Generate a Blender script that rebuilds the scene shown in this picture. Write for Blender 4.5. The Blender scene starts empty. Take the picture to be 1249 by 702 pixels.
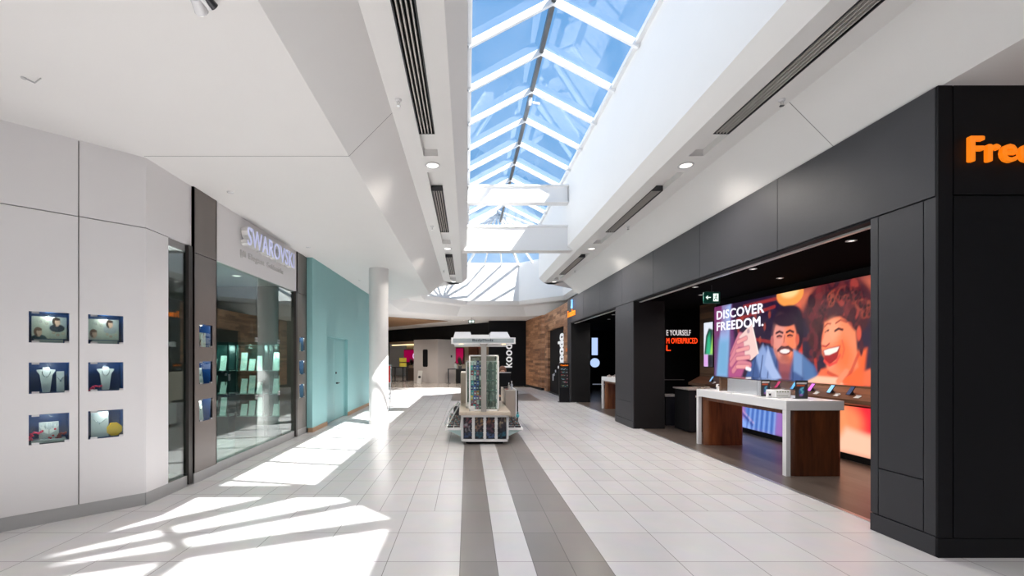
import bpy, bmesh, math, random
import numpy as np
from mathutils import Vector, Matrix
from mathutils.geometry import tessellate_polygon
random.seed(7)
scene = bpy.context.scene
COL = scene.collection

# ------------------------------------------------------------------ camera
EYE = 1.67
cam_data = bpy.data.cameras.new('camera')
cam = bpy.data.objects.new('camera', cam_data)
COL.objects.link(cam)
cam.location = (0, 0, EYE)
cam.rotation_euler = (math.pi / 2, 0, 0)
cam_data.sensor_width = 36.0
cam_data.lens = 538.0 / 1249.0 * 36.0
cam_data.shift_x = (624.5 - 570.0) / 1249.0
cam_data.shift_y = (437.0 - 351.0) / 1249.0
cam_data.clip_end = 500
scene.camera = cam

# ------------------------------------------------------------------ sky, sun, exposure
scene.view_settings.view_transform = 'Standard'
scene.view_settings.look = 'None'
scene.view_settings.gamma = 1.0
scene.view_settings.use_curve_mapping = False
scene.view_settings.exposure = 1.18
SKY_STRENGTH = 0.50
SUN_STRENGTH = 8.8
SUN_DIR = Vector((-0.70, 0.54, -1.0))
world = bpy.data.worlds.new('sky')
scene.world = world
world.use_nodes = True
wn, wl = world.node_tree.nodes, world.node_tree.links
wn.clear()
wo = wn.new('ShaderNodeOutputWorld'); wb = wn.new('ShaderNodeBackground')
wt = wn.new('ShaderNodeTexCoord'); ws = wn.new('ShaderNodeSeparateXYZ'); wr = wn.new('ShaderNodeValToRGB')
wl.new(wt.outputs['Generated'], ws.inputs[0]); wl.new(ws.outputs['Z'], wr.inputs[0])
wr.color_ramp.elements[0].position = 0.0; wr.color_ramp.elements[0].color = (0.55, 0.68, 0.85, 1)
wr.color_ramp.elements[1].position = 1.0; wr.color_ramp.elements[1].color = (0.10, 0.30, 0.66, 1)
e = wr.color_ramp.elements.new(0.35); e.color = (0.20, 0.46, 0.82, 1)
wl.new(wr.outputs[0], wb.inputs['Color']); wb.inputs['Strength'].default_value = SKY_STRENGTH
wl.new(wb.outputs[0], wo.inputs['Surface'])
sun_data = bpy.data.lights.new('sun', 'SUN')
sun_data.energy = SUN_STRENGTH; sun_data.angle = math.radians(0.55); sun_data.color = (1.0, 0.965, 0.93)
sun = bpy.data.objects.new('sun', sun_data); COL.objects.link(sun)
sun.rotation_euler = SUN_DIR.to_track_quat('-Z', 'Y').to_euler()
sun.location = (8, -6, 14)

# ------------------------------------------------------------------ materials
MATS = {}
def mat(name, color=(0.8, 0.8, 0.8), rough=0.5, metal=0.0, spec=0.5, emit=None, estr=0.0, noise=0.0, nscale=6.0, bump=0.0, bscale=60.0, clear=0.0):
    if name in MATS: return MATS[name]
    m = bpy.data.materials.new(name); m.use_nodes = True
    nt = m.node_tree; n = nt.nodes; l = nt.links
    b = n['Principled BSDF']
    b.inputs['Base Color'].default_value = (*color, 1)
    b.inputs['Roughness'].default_value = rough
    b.inputs['Metallic'].default_value = metal
    b.inputs['Specular IOR Level'].default_value = spec
    b.inputs['Coat Weight'].default_value = clear
    if emit:
        b.inputs['Emission Color'].default_value = (*emit, 1); b.inputs['Emission Strength'].default_value = estr
    tc = n.new('ShaderNodeTexCoord')
    nz = n.new('ShaderNodeTexNoise'); nz.inputs['Scale'].default_value = nscale; nz.inputs['Detail'].default_value = 3
    l.new(tc.outputs['Object'], nz.inputs['Vector'])
    if noise > 0:
        mx = n.new('ShaderNodeMix'); mx.data_type = 'RGBA'
        mx.inputs[6].default_value = (*[c * (1 - noise) for c in color], 1)
        mx.inputs[7].default_value = (*[min(1, c * (1 + noise)) for c in color], 1)
        l.new(nz.outputs['Fac'], mx.inputs[0]); l.new(mx.outputs[2], b.inputs['Base Color'])
    if bump > 0:
        n2 = n.new('ShaderNodeTexNoise'); n2.inputs['Scale'].default_value = bscale
        l.new(tc.outputs['Object'], n2.inputs['Vector'])
        bp = n.new('ShaderNodeBump'); bp.inputs['Strength'].default_value = bump; bp.inputs['Distance'].default_value = 0.01
        l.new(n2.outputs['Fac'], bp.inputs['Height']); l.new(bp.outputs[0], b.inputs['Normal'])
    MATS[name] = m
    return m

def glass(name, tint=(1, 1, 1), refl=1.0, milky=0.0, milk_color=(0.9, 0.93, 1.0)):
    """thin pane: clear with a fresnel reflection, optionally a patchy milky film painted in for pale reflections"""
    m = bpy.data.materials.new(name); m.use_nodes = True
    n = m.node_tree.nodes; l = m.node_tree.links; n.clear()
    o = n.new('ShaderNodeOutputMaterial'); t = n.new('ShaderNodeBsdfTransparent'); g = n.new('ShaderNodeBsdfGlossy')
    t.inputs['Color'].default_value = (*tint, 1); g.inputs['Roughness'].default_value = 0.02
    f = n.new('ShaderNodeLayerWeight'); f.inputs['Blend'].default_value = 0.5
    pw = n.new('ShaderNodeMath'); pw.operation = 'POWER'; pw.inputs[1].default_value = 5.0
    mu = n.new('ShaderNodeMath'); mu.operation = 'MULTIPLY_ADD'; mu.inputs[1].default_value = 0.92; mu.inputs[2].default_value = 0.08 * refl; mu.use_clamp = True
    l.new(f.outputs['Facing'], pw.inputs[0])
    mx = n.new('ShaderNodeMixShader')
    l.new(pw.outputs[0], mu.inputs[0]); l.new(mu.outputs[0], mx.inputs[0])
    l.new(t.outputs[0], mx.inputs[1]); l.new(g.outputs[0], mx.inputs[2])
    last = mx.outputs[0]
    if milky > 0:  # uneven whitish film, stands in for faint reflections on the panes
        d = n.new('ShaderNodeBsdfTranslucent'); d.inputs['Color'].default_value = (*milk_color, 1)
        m2 = n.new('ShaderNodeMixShader')
        tc = n.new('ShaderNodeTexCoord'); nz = n.new('ShaderNodeTexNoise'); nz.inputs['Scale'].default_value = 0.55; nz.inputs['Detail'].default_value = 3
        nz.inputs['Distortion'].default_value = 1.6
        cr = n.new('ShaderNodeValToRGB'); cr.color_ramp.elements[0].position = 0.42; cr.color_ramp.elements[1].position = 0.62
        cr.color_ramp.elements[0].color = (0, 0, 0, 1); cr.color_ramp.elements[1].color = (milky, milky, milky, 1)
        l.new(tc.outputs['Object'], nz.inputs['Vector']); l.new(nz.outputs['Fac'], cr.inputs[0])
        l.new(cr.outputs[0], m2.inputs[0]); l.new(last, m2.inputs[1]); l.new(d.outputs[0], m2.inputs[2]); last = m2.outputs[0]
    l.new(last, o.inputs['Surface'])
    return m

def tile(name, c1, c2, mortar, bw, rh, ox, oy, rough=0.3, msize=0.0035):
    """rectangular tiles: bw metres along world Y, rh metres along world X"""
    m = bpy.data.materials.new(name); m.use_nodes = True
    n = m.node_tree.nodes; l = m.node_tree.links; b = n['Principled BSDF']
    geo = n.new('ShaderNodeNewGeometry'); sp = n.new('ShaderNodeSeparateXYZ'); cb = n.new('ShaderNodeCombineXYZ')
    l.new(geo.outputs['Position'], sp.inputs[0])
    ax = n.new('ShaderNodeMath'); ax.operation = 'SUBTRACT'; ax.inputs[1].default_value = ox
    ay = n.new('ShaderNodeMath'); ay.operation = 'SUBTRACT'; ay.inputs[1].default_value = oy
    l.new(sp.outputs['X'], ax.inputs[0]); l.new(sp.outputs['Y'], ay.inputs[0])
    l.new(ay.outputs[0], cb.inputs['X']); l.new(ax.outputs[0], cb.inputs['Y'])
    br = n.new('ShaderNodeTexBrick'); br.offset = 0.0; br.squash = 1.0
    br.inputs['Scale'].default_value = 1.0; br.inputs['Brick Width'].default_value = bw; br.inputs['Row Height'].default_value = rh
    br.inputs['Mortar Size'].default_value = msize; br.inputs['Mortar Smooth'].default_value = 0.1; br.inputs['Bias'].default_value = 0
    br.inputs['Color1'].default_value = (*c1, 1); br.inputs['Color2'].default_value = (*c2, 1); br.inputs['Mortar'].default_value = (*mortar, 1)
    l.new(cb.outputs[0], br.inputs['Vector'])
    nz = n.new('ShaderNodeTexNoise'); nz.inputs['Scale'].default_value = 4; nz.inputs['Detail'].default_value = 6
    l.new(cb.outputs[0], nz.inputs['Vector'])
    mx = n.new('ShaderNodeMix'); mx.data_type = 'RGBA'; mx.blend_type = 'MULTIPLY'; mx.inputs[0].default_value = 0.16
    l.new(br.outputs['Color'], mx.inputs[6]); l.new(nz.outputs['Color'], mx.inputs[7])
    hs = n.new('ShaderNodeHueSaturation'); hs.inputs['Saturation'].default_value = 0.75; hs.inputs['Value'].default_value = 1.08
    l.new(mx.outputs[2], hs.inputs['Color']); l.new(hs.outputs[0], b.inputs['Base Color'])
    b.inputs['Roughness'].default_value = rough; b.inputs['Specular IOR Level'].default_value = 0.4
    return m

def wood(name, c1, c2, c3, axis='Z', plank=0.12, rough=0.45, length=1.1, grain=14.0, seam=0.002):
    """planks; axis is the world/object axis the plank rows stack along"""
    m = bpy.data.materials.new(name); m.use_nodes = True
    n = m.node_tree.nodes; l = m.node_tree.links; b = n['Principled BSDF']
    geo = n.new('ShaderNodeNewGeometry'); sp = n.new('ShaderNodeSeparateXYZ'); cb = n.new('ShaderNodeCombineXYZ')
    l.new(geo.outputs['Position'], sp.inputs[0])
    ad = n.new('ShaderNodeMath'); ad.operation = 'ADD'
    if axis == 'Z':
        l.new(sp.outputs['X'], ad.inputs[0]); l.new(sp.outputs['Y'], ad.inputs[1]); row = sp.outputs['Z']
    elif axis == 'X':
        l.new(sp.outputs['Y'], ad.inputs[0]); ad.inputs[1].default_value = 0; row = sp.outputs['X']
    else:   # vertical grain: rows stack along x+y, length along z
        l.new(sp.outputs['X'], ad.inputs[0]); l.new(sp.outputs['Y'], ad.inputs[1]); row = None
    if row is None:
        l.new(sp.outputs['Z'], cb.inputs['X']); l.new(ad.outputs[0], cb.inputs['Y'])
    else:
        l.new(ad.outputs[0], cb.inputs['X']); l.new(row, cb.inputs['Y'])
    br = n.new('ShaderNodeTexBrick'); br.offset = 0.37
    br.inputs['Scale'].default_value = 1; br.inputs['Brick Width'].default_value = length; br.inputs['Row Height'].default_value = plank
    br.inputs['Mortar Size'].default_value = seam; br.inputs['Color1'].default_value = (0, 0, 0, 1); br.inputs['Color2'].default_value = (1, 1, 1, 1)
    br.inputs['Mortar'].default_value = (0.15, 0.15, 0.15, 1)
    l.new(cb.outputs[0], br.inputs['Vector'])
    mp = n.new('ShaderNodeMapping'); mp.inputs['Scale'].default_value = (0.9, grain, 1)
    l.new(cb.outputs[0], mp.inputs['Vector'])
    nz = n.new('ShaderNodeTexNoise'); nz.inputs['Scale'].default_value = 2.2; nz.inputs['Detail'].default_value = 7; nz.inputs['Distortion'].default_value = 0.6
    l.new(mp.outputs[0], nz.inputs['Vector'])
    mixf = n.new('ShaderNodeMath'); mixf.operation = 'MULTIPLY_ADD'; mixf.inputs[1].default_value = 0.45
    nzs = n.new('ShaderNodeMath'); nzs.operation = 'MULTIPLY'; nzs.inputs[1].default_value = 0.62
    l.new(nz.outputs['Fac'], nzs.inputs[0]); l.new(br.outputs['Color'], mixf.inputs[0]); l.new(nzs.outputs[0], mixf.inputs[2])
    cr = n.new('ShaderNodeValToRGB'); cr.color_ramp.elements[0].position = 0.2; cr.color_ramp.elements[0].color = (*c1, 1)
    cr.color_ramp.elements[1].position = 0.85; cr.color_ramp.elements[1].color = (*c3, 1)
    k = cr.color_ramp.elements.new(0.5); k.color = (*c2, 1)
    l.new(mixf.outputs[0], cr.inputs[0]); l.new(cr.outputs[0], b.inputs['Base Color'])
    b.inputs['Roughness'].default_value = rough
    return m

WHITE = mat('white_paint', (0.80, 0.79, 0.775), 0.7, noise=0.015, nscale=2)
CEILW = mat('ceiling_paint', (0.78, 0.765, 0.75), 0.8, noise=0.015, nscale=2)
PANEL = mat('white_panel', (0.76, 0.745, 0.75), 0.38, noise=0.015, nscale=1.5)
GROOVE = mat('groove_grey', (0.30, 0.29, 0.29), 0.8)  # plain grey of the panel backing and plaster joints
GREYBASE = mat('grey_baseboard', (0.42, 0.42, 0.42), 0.35, metal=0.25, noise=0.06)
BROWN = mat('taupe_laminate', (0.165, 0.140, 0.128), 0.30, noise=0.05)
BROWND = mat('dark_bronze', (0.05, 0.043, 0.04), 0.35, metal=0.3)
TEAL = mat('teal_paint', (0.27, 0.51, 0.52), 0.55, noise=0.02, nscale=3)
TEALD = mat('teal_door_paint', (0.26, 0.50, 0.51), 0.42)
OAKBASE = mat('oak_baseboard', (0.42, 0.26, 0.15), 0.5, noise=0.12, nscale=9)
BLACK = mat('black_cladding', (0.030, 0.030, 0.036), 0.48, spec=0.45, noise=0.1, bump=0.25, bscale=220)
BLACKD = mat('black_matte', (0.008, 0.008, 0.009), 0.6, spec=0.25)
BLACKF = mat('black_face', (0.005, 0.005, 0.0065), 0.55, spec=0.2)
BLACKC = mat('black_ceiling', (0.004, 0.004, 0.004), 0.9, spec=0.02)
BLACKG = mat('black_gloss', (0.008, 0.008, 0.010), 0.3, spec=0.25)
ALU = mat('brushed_aluminium', (0.62, 0.62, 0.63), 0.32, metal=0.9)
CHROME = mat('chrome', (0.8, 0.8, 0.8), 0.12, metal=1.0)
FRAMEW = mat('white_frame', (0.88, 0.88, 0.88), 0.4)
WHITEG = mat('white_gloss', (0.82, 0.82, 0.83), 0.22)
DARKM = mat('dark_metal', (0.06, 0.06, 0.065), 0.35, metal=0.6)
TILE_L = tile('light_floor_tile', (0.60, 0.575, 0.57), (0.64, 0.62, 0.615), (0.27, 0.25, 0.24), 0.6, 0.3, -0.06, 0.03, 0.26)
TILE_B = tile('light_square_tile', (0.60, 0.575, 0.57), (0.64, 0.62, 0.615), (0.27, 0.25, 0.24), 0.6, 0.6, -0.06, 0.03, 0.26)
TILE_D = tile('taupe_floor_tile', (0.215, 0.185, 0.165), (0.25, 0.215, 0.195), (0.10, 0.085, 0.075), 0.6, 0.3, -0.06, 0.03, 0.28)
TILE_FAR = tile('beige_floor_tile', (0.40, 0.34, 0.29), (0.46, 0.40, 0.34), (0.2, 0.17, 0.15), 0.6, 0.6, -0.06, 0.03, 0.16)
STOREFLOOR = wood('grey_plank_floor', (0.075, 0.058, 0.048), (0.10, 0.078, 0.065), (0.135, 0.108, 0.09), 'X', 0.2, 0.32, 1.2, 8)
WALNUT = wood('walnut_veneer', (0.055, 0.016, 0.007), (0.17, 0.052, 0.018), (0.33, 0.125, 0.045), 'V', 0.7, 0.35, 5, 7, 0.0)
WALNUT_H = wood('walnut_plank', (0.05, 0.022, 0.010), (0.13, 0.06, 0.028), (0.24, 0.12, 0.06), 'Z', 0.16, 0.4, 1.6, 12)
CLAD = wood('reclaimed_timber', (0.10, 0.045, 0.022), (0.36, 0.165, 0.08), (0.68, 0.38, 0.21), 'Z', 0.13, 0.5, 0.9, 9)
BEECH = wood('pale_laminate', (0.55, 0.46, 0.36), (0.62, 0.53, 0.43), (0.68, 0.60, 0.50), 'V', 0.5, 0.4, 5, 6, 0.0)
SKYGLASS = glass('skylight_glass', (0.93, 0.97, 1.0), 1.0, 0.02)
SHOPGLASS = glass('shop_glass', (0.80, 0.90, 0.87), 1.6)
CASEGLASS = glass('case_glass', (0.90, 0.97, 0.94), 1.0)
ACRYL = glass('clear_acrylic', (0.95, 0.96, 0.97), 1.2)
NAVY = mat('navy_lining', (0.008, 0.065, 0.25), 0.45, noise=0.15, nscale=5)
PALEGREY = mat('pale_grey_leatherette', (0.46, 0.50, 0.52), 0.5, noise=0.03)
PINK = mat('hot_pink', (0.85, 0.03, 0.14), 0.4)
YELLOW = mat('bright_yellow', (0.95, 0.55, 0.003), 0.4)
ORANGE_L = mat('orange_letters', (1.0, 0.25, 0.01), 0.4, emit=(1.0, 0.23, 0.005), estr=0.28)

# ------------------------------------------------------------------ builders
def root_of(o):
    while o.parent: o = o.parent
    return o

class MB:
    def __init__(s): s.v = []; s.f = []; s.mi = []; s.m = 0; s.sm = []
    def _add(s, vs, fs, smooth=False):
        k = len(s.v); s.v += [tuple(v) for v in vs]
        for f in fs: s.f.append(tuple(k + i for i in f)); s.mi.append(s.m); s.sm.append(smooth)
        return s
    def box(s, x0, x1, y0, y1, z0, z1):
        vs = [(x, y, z) for z in (z0, z1) for y in (y0, y1) for x in (x0, x1)]
        return s._add(vs, [(0, 2, 3, 1), (4, 5, 7, 6), (0, 1, 5, 4), (2, 6, 7, 3), (0, 4, 6, 2), (1, 3, 7, 5)])
    def bbox(s, x0, x1, y0, y1, z0, z1, b=0.01):
        """box with chamfered edges"""
        b = min(b, (x1 - x0) / 2.2, (y1 - y0) / 2.2, (z1 - z0) / 2.2)
        bm = bmesh.new(); bmesh.ops.create_cube(bm, size=1)
        for v in bm.verts: v.co = Vector(((x0 + x1) / 2 + v.co.x * (x1 - x0), (y0 + y1) / 2 + v.co.y * (y1 - y0), (z0 + z1) / 2 + v.co.z * (z1 - z0)))
        bmesh.ops.bevel(bm, geom=list(bm.edges), offset=b, segments=2, affect='EDGES', profile=0.6)
        bm.verts.ensure_lookup_table()
        s._add([v.co[:] for v in bm.verts], [[v.index for v in f.verts] for f in bm.faces]); bm.free(); return s
    def quad(s, a, b, c, d): return s._add([a, b, c, d], [(0, 1, 2, 3)])
    def poly(s, pts): return s._add(pts, [tuple(range(len(pts)))])
    def prism(s, pts, vec):
        """extrude a 3d polygon by a vector"""
        n = len(pts); vec = Vector(vec); top = [Vector(p) + vec for p in pts]
        fs = [tuple(range(n))[::-1], tuple(range(n, 2 * n))] + [(i, (i + 1) % n, n + (i + 1) % n, n + i) for i in range(n)]
        return s._add([Vector(p) for p in pts] + top, fs)
    def cyl(s, p0, p1, r0, r1=None, n=16, cap=True, smooth=True):
        r1 = r0 if r1 is None else r1
        p0, p1 = Vector(p0), Vector(p1); d = (p1 - p0).normalized()
        a = d.orthogonal().normalized(); b = d.cross(a)
        vs = []
        for p, r in ((p0, r0), (p1, r1)):
            for i in range(n):
                t = 2 * math.pi * i / n; vs.append(p + a * (r * math.cos(t)) + b * (r * math.sin(t)))
        s._add(vs, [(i, (i + 1) % n, n + (i + 1) % n, n + i) for i in range(n)], smooth)
        if cap:
            s._add(vs[:n], [tuple(range(n))[::-1]]); s._add(vs[n:], [tuple(range(n))])
        return s
    def lathe(s, c, prof, n=20, smooth=True):
        """prof: list of (radius, z) about a vertical axis at c"""
        vs = []
        for r, z in prof:
            for i in range(n):
                t = 2 * math.pi * i / n; vs.append((c[0] + r * math.cos(t), c[1] + r * math.sin(t), c[2] + z))
        fs = []
        for k in range(len(prof) - 1):
            for i in range(n): fs.append((k * n + i, k * n + (i + 1) % n, (k + 1) * n + (i + 1) % n, (k + 1) * n + i))
        s._add(vs, fs, smooth)
        s._add(vs[:n], [tuple(range(n))[::-1]]); s._add(vs[-n:], [tuple(range(n))]); return s
    def ball(s, c, rx, ry=None, rz=None, nu=14, nv=9):
        ry = ry or rx; rz = rz or rx; vs = []; fs = []
        for j in range(nv + 1):
            ph = math.pi * j / nv
            for i in range(nu):
                t = 2 * math.pi * i / nu
                vs.append((c[0] + rx * math.sin(ph) * math.cos(t), c[1] + ry * math.sin(ph) * math.sin(t), c[2] + rz * math.cos(ph)))
        for j in range(nv):
            for i in range(nu): fs.append((j * nu + i, (j + 1) * nu + i, (j + 1) * nu + (i + 1) % nu, j * nu + (i + 1) % nu))
        return s._add(vs, fs, True)
    def tube(s, pts, r, n=8):
        for a, b in zip(pts[:-1], pts[1:]): s.cyl(a, b, r, n=n)
        for p in pts[1:-1]: s.ball(p, r, nu=8, nv=6)
        return s
    def xform(s, M):
        s.v = [tuple(M @ Vector(v)) for v in s.v]; return s
    def build(s, name, mats, parent=None, local=False, origin=None):
        if not isinstance(mats, (list, tuple)): mats = [mats]
        me = bpy.data.meshes.new(name)
        if parent is not None:
            L = Vector((0, 0, 0)) if local else root_of(parent).location.copy()
        elif origin is not None: L = Vector(origin)
        elif s.v and not local:
            xs = [v[0] for v in s.v]; ys = [v[1] for v in s.v]; zs = [v[2] for v in s.v]
            L = Vector(((min(xs) + max(xs)) / 2, (min(ys) + max(ys)) / 2, min(zs)))
        else: L = Vector((0, 0, 0))
        me.from_pydata([tuple(Vector(v) - L) for v in s.v], [], s.f)
        for m in mats: me.materials.append(m)
        for p, mi, sm in zip(me.polygons, s.mi, s.sm): p.material_index = mi; p.use_smooth = sm
        bm = bmesh.new(); bm.from_mesh(me); bmesh.ops.recalc_face_normals(bm, faces=bm.faces); bm.to_mesh(me); bm.free()
        me.update()
        o = bpy.data.objects.new(name, me); COL.objects.link(o)
        if parent is not None: o.parent = parent
        else: o.location = L
        return o

def tag(o, label=None, cat=None, group=None, kind=None):
    if label: o['label'] = label
    if cat: o['category'] = cat
    if group: o['group'] = group
    if kind: o['kind'] = kind
    return o
def thing(name, label, cat, loc, group=None, rz=0):
    o = bpy.data.objects.new(name, None); COL.objects.link(o); o.location = loc; o.rotation_euler = (0, 0, rz)
    o.empty_display_size = 0.1
    return tag(o, label, cat, group)
def struct(mb, name, m, label=None, parent=None, origin=None):
    o = mb.build(name, m, parent, origin=origin)
    if parent is None: tag(o, label, None, None, 'structure')
    return o
def copy_tree(o, parent=None):
    c = o.copy(); COL.objects.link(c)
    if parent is not None: c.parent = parent
    for ch in list(o.children): copy_tree(ch, c)
    return c

def text_mb(body, o, xd, yd, w, h, depth=0.004, bold=0.0, res=3):
    """letters filling a w x h rectangle whose lower-left corner is o; extruded along xd x yd"""
    cu = bpy.data.curves.new('t', 'FONT'); cu.body = body; cu.size = 1; cu.space_character = 1.06;  cu.extrude = 0.5; cu.resolution_u = res
    cu.fill_mode = 'BOTH'
    ob = bpy.data.objects.new('t', cu)
    me = bpy.data.meshes.new_from_object(ob)
    bpy.data.objects.remove(ob); bpy.data.curves.remove(cu)
    vs = [v.co.copy() for v in me.vertices]
    x0 = min(v.x for v in vs); x1 = max(v.x for v in vs); y0 = min(v.y for v in vs); y1 = max(v.y for v in vs)
    xd = Vector(xd).normalized(); yd = Vector(yd).normalized(); nd = xd.cross(yd); o = Vector(o)
    mb = MB()
    mb._add([o + xd * ((v.x - x0) / (x1 - x0) * w) + yd * ((v.y - y0) / (y1 - y0) * h) + nd * ((v.z + 0.5) * depth) for v in vs],
            [tuple(p.vertices) for p in me.polygons])
    bpy.data.meshes.remove(me)
    if bold > 0:      # heavier strokes: the same outlines laid side by side
        base_v, base_f = list(mb.v), list(mb.f)
        for q, (bx, by) in enumerate(((1, 0), (-1, 0), (0, .7), (0, -.7))):
            d_ = xd * (bx * bold * h) + yd * (by * bold * h) + nd * (.0002 * (q + 1))
            mb._add([Vector(v) + d_ for v in base_v], base_f)
    return mb

# a printed picture: colours laid on a fine grid of a flat sheet
def smooth(a, b, x): t = np.clip((x - a) / (b - a), 0, 1); return t * t * (3 - 2 * t)
class Pic:
    def __init__(s, W, H, nx, ny, bg):
        s.W, s.H, s.nx, s.ny = W, H, nx, ny
        s.x, s.y = np.meshgrid((np.arange(nx) + 0.5) * W / nx, (np.arange(ny) + 0.5) * H / ny)
        s.c = np.zeros((ny, nx, 3)); s.c[:] = bg
    def put(s, mask, col, a=1.0):
        mask = (mask * a)[..., None]; s.c = s.c * (1 - mask) + np.array(col) * mask; return s
    def ell(s, cx, cy, rx, ry, col, rot=0, soft=0.1, a=1.0):
        t = math.radians(rot); dx = s.x - cx; dy = s.y - cy
        u = (dx * math.cos(t) + dy * math.sin(t)) / rx; v = (-dx * math.sin(t) + dy * math.cos(t)) / ry
        return s.put(1 - smooth(1 - soft, 1 + soft, np.sqrt(u * u + v * v)), col, a)
    def poly(s, pts, col, soft=0.01, a=1.0):
        inside = np.zeros_like(s.x, bool); dist = np.full_like(s.x, 1e9); n = len(pts)
        for i in range(n):
            (x1, y1), (x2, y2) = pts[i], pts[(i + 1) % n]
            c = ((y1 > s.y) != (y2 > s.y)) & (s.x < (x2 - x1) * (s.y - y1) / ((y2 - y1) if y2 != y1 else 1e-9) + x1)
            inside ^= c
            L = (x2 - x1) ** 2 + (y2 - y1) ** 2 + 1e-12
            t = np.clip(((s.x - x1) * (x2 - x1) + (s.y - y1) * (y2 - y1)) / L, 0, 1)
            dist = np.minimum(dist, np.hypot(s.x - x1 - t * (x2 - x1), s.y - y1 - t * (y2 - y1)))
        sd = np.where(inside, dist, -dist)
        return s.put(smooth(-soft, soft, sd), col, a)
    def stroke(s, pts, r, col, a=1.0, soft=0.4):
        dist = np.full_like(s.x, 1e9)
        for (x1, y1), (x2, y2) in zip(pts[:-1], pts[1:]):
            L = (x2 - x1) ** 2 + (y2 - y1) ** 2 + 1e-12
            t = np.clip(((s.x - x1) * (x2 - x1) + (s.y - y1) * (y2 - y1)) / L, 0, 1)
            dist = np.minimum(dist, np.hypot(s.x - x1 - t * (x2 - x1), s.y - y1 - t * (y2 - y1)))
        return s.put(1 - smooth(r * (1 - soft), r * (1 + soft), dist), col, a)
    def build(s, name, o, xd, yd, parent, m):
        o = Vector(o); xd = Vector(xd).normalized(); yd = Vector(yd).normalized()
        L = root_of(parent).location if parent else Vector((0, 0, 0))
        nx, ny = s.nx, s.ny
        vs = [tuple(o - L + xd * (i * s.W / nx) + yd * (j * s.H / ny)) for j in range(ny + 1) for i in range(nx + 1)]
        fs = [(j * (nx + 1) + i, j * (nx + 1) + i + 1, (j + 1) * (nx + 1) + i + 1, (j + 1) * (nx + 1) + i) for j in range(ny) for i in range(nx)]
        me = bpy.data.meshes.new(name); me.from_pydata(vs, [], fs); me.materials.append(m)
        ca = me.color_attributes.new('print', 'FLOAT_COLOR', 'POINT')
        cg = np.zeros((ny + 1, nx + 1, 4), np.float32); cg[..., 3] = 1
        pc = np.pad(s.c, ((0, 1), (0, 1), (0, 0)), 'edge'); pc2 = np.pad(s.c, ((1, 0), (1, 0), (0, 0)), 'edge')
        cg[..., :3] = (pc + pc2) / 2
        ca.data.foreach_set('color', cg.ravel())
        ob = bpy.data.objects.new(name, me); COL.objects.link(ob)
        if parent: ob.parent = parent
        return ob
def print_mat(name, glow):
    m = bpy.data.materials.new(name); m.use_nodes = True
    n = m.node_tree.nodes; l = m.node_tree.links; b = n['Principled BSDF']
    a = n.new('ShaderNodeAttribute'); a.attribute_name = 'print'
    b.inputs['Roughness'].default_value = 0.4
    if glow <= 0: l.new(a.outputs['Color'], b.inputs['Base Color'])
    else:
        b.inputs['Base Color'].default_value = (0.03, 0.03, 0.03, 1)
        l.new(a.outputs['Color'], b.inputs['Emission Color']); b.inputs['Emission Strength'].default_value = glow
    return m
PRINT_LIT = print_mat('backlit_print', 0.50)
PRINT = print_mat('paper_print', 0.0)
# ================================================================== THE SHELL
CEIL = 3.96; BAND = 4.45; EAVE = 6.46; RIDGE = 7.17
XL = -3.67; XR = 3.95
AP = 3.187                      # octagon apothem
YF0 = 16.3                      # narrow well meets the far octagon
# plan outline of the skylight well, counter-clockwise
OUT = [(0, 2.2), (-0.60, 1.0), (-0.60, -4.0), (0.3, -5.6), (2.54, -5.6), (3.82, -4.0), (3.82, 1.02), (2.64, 2.2), (2.64, YF0)]
c_ = (1.32, YF0 + AP); hs_ = 1.32
OUT += [(c_[0] + AP, c_[1] - hs_), (c_[0] + AP, c_[1] + hs_), (c_[0] + hs_, c_[1] + AP), (c_[0] - hs_, c_[1] + AP),
        (c_[0] - AP, c_[1] + hs_), (c_[0] - AP, c_[1] - hs_), (0, YF0)]
def offset(poly, d):
    res = []; n = len(poly)
    for i in range(n):
        p0, p1, p2 = Vector(poly[i - 1]), Vector(poly[i]), Vector(poly[(i + 1) % n])
        e1 = (p1 - p0).normalized(); e2 = (p2 - p1).normalized()
        n1 = Vector((e1.y, -e1.x)); n2 = Vector((e2.y, -e2.x))
        b = (n1 + n2); b = b / b.length_squared * 2
        res.append(tuple(p1 + b * d))
    return res
def ring(d0, z0, d1, z1, name, m, label):
    a = offset(OUT, d0); b = offset(OUT, d1); mb = MB(); n = len(a)
    for i in range(n):
        j = (i + 1) % n
        mb.quad((*a[i], z0), (*a[j], z0), (*b[j], z1), (*b[i], z1))
    return struct(mb, name, m, label)
ring(0, EAVE + 0.12, 0, 4.63, 'wall_skylight_well', WHITE, 'tall white walls of the skylight well')
ring(0, 4.63, 0.18, BAND, 'trim_1', WHITE, 'white chamfered lower lip of the skylight well')
ring(0.85, BAND, 1.34, CEIL, 'trim_2', WHITE, 'white sloping fascia between the low ceiling and the vent band')

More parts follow.
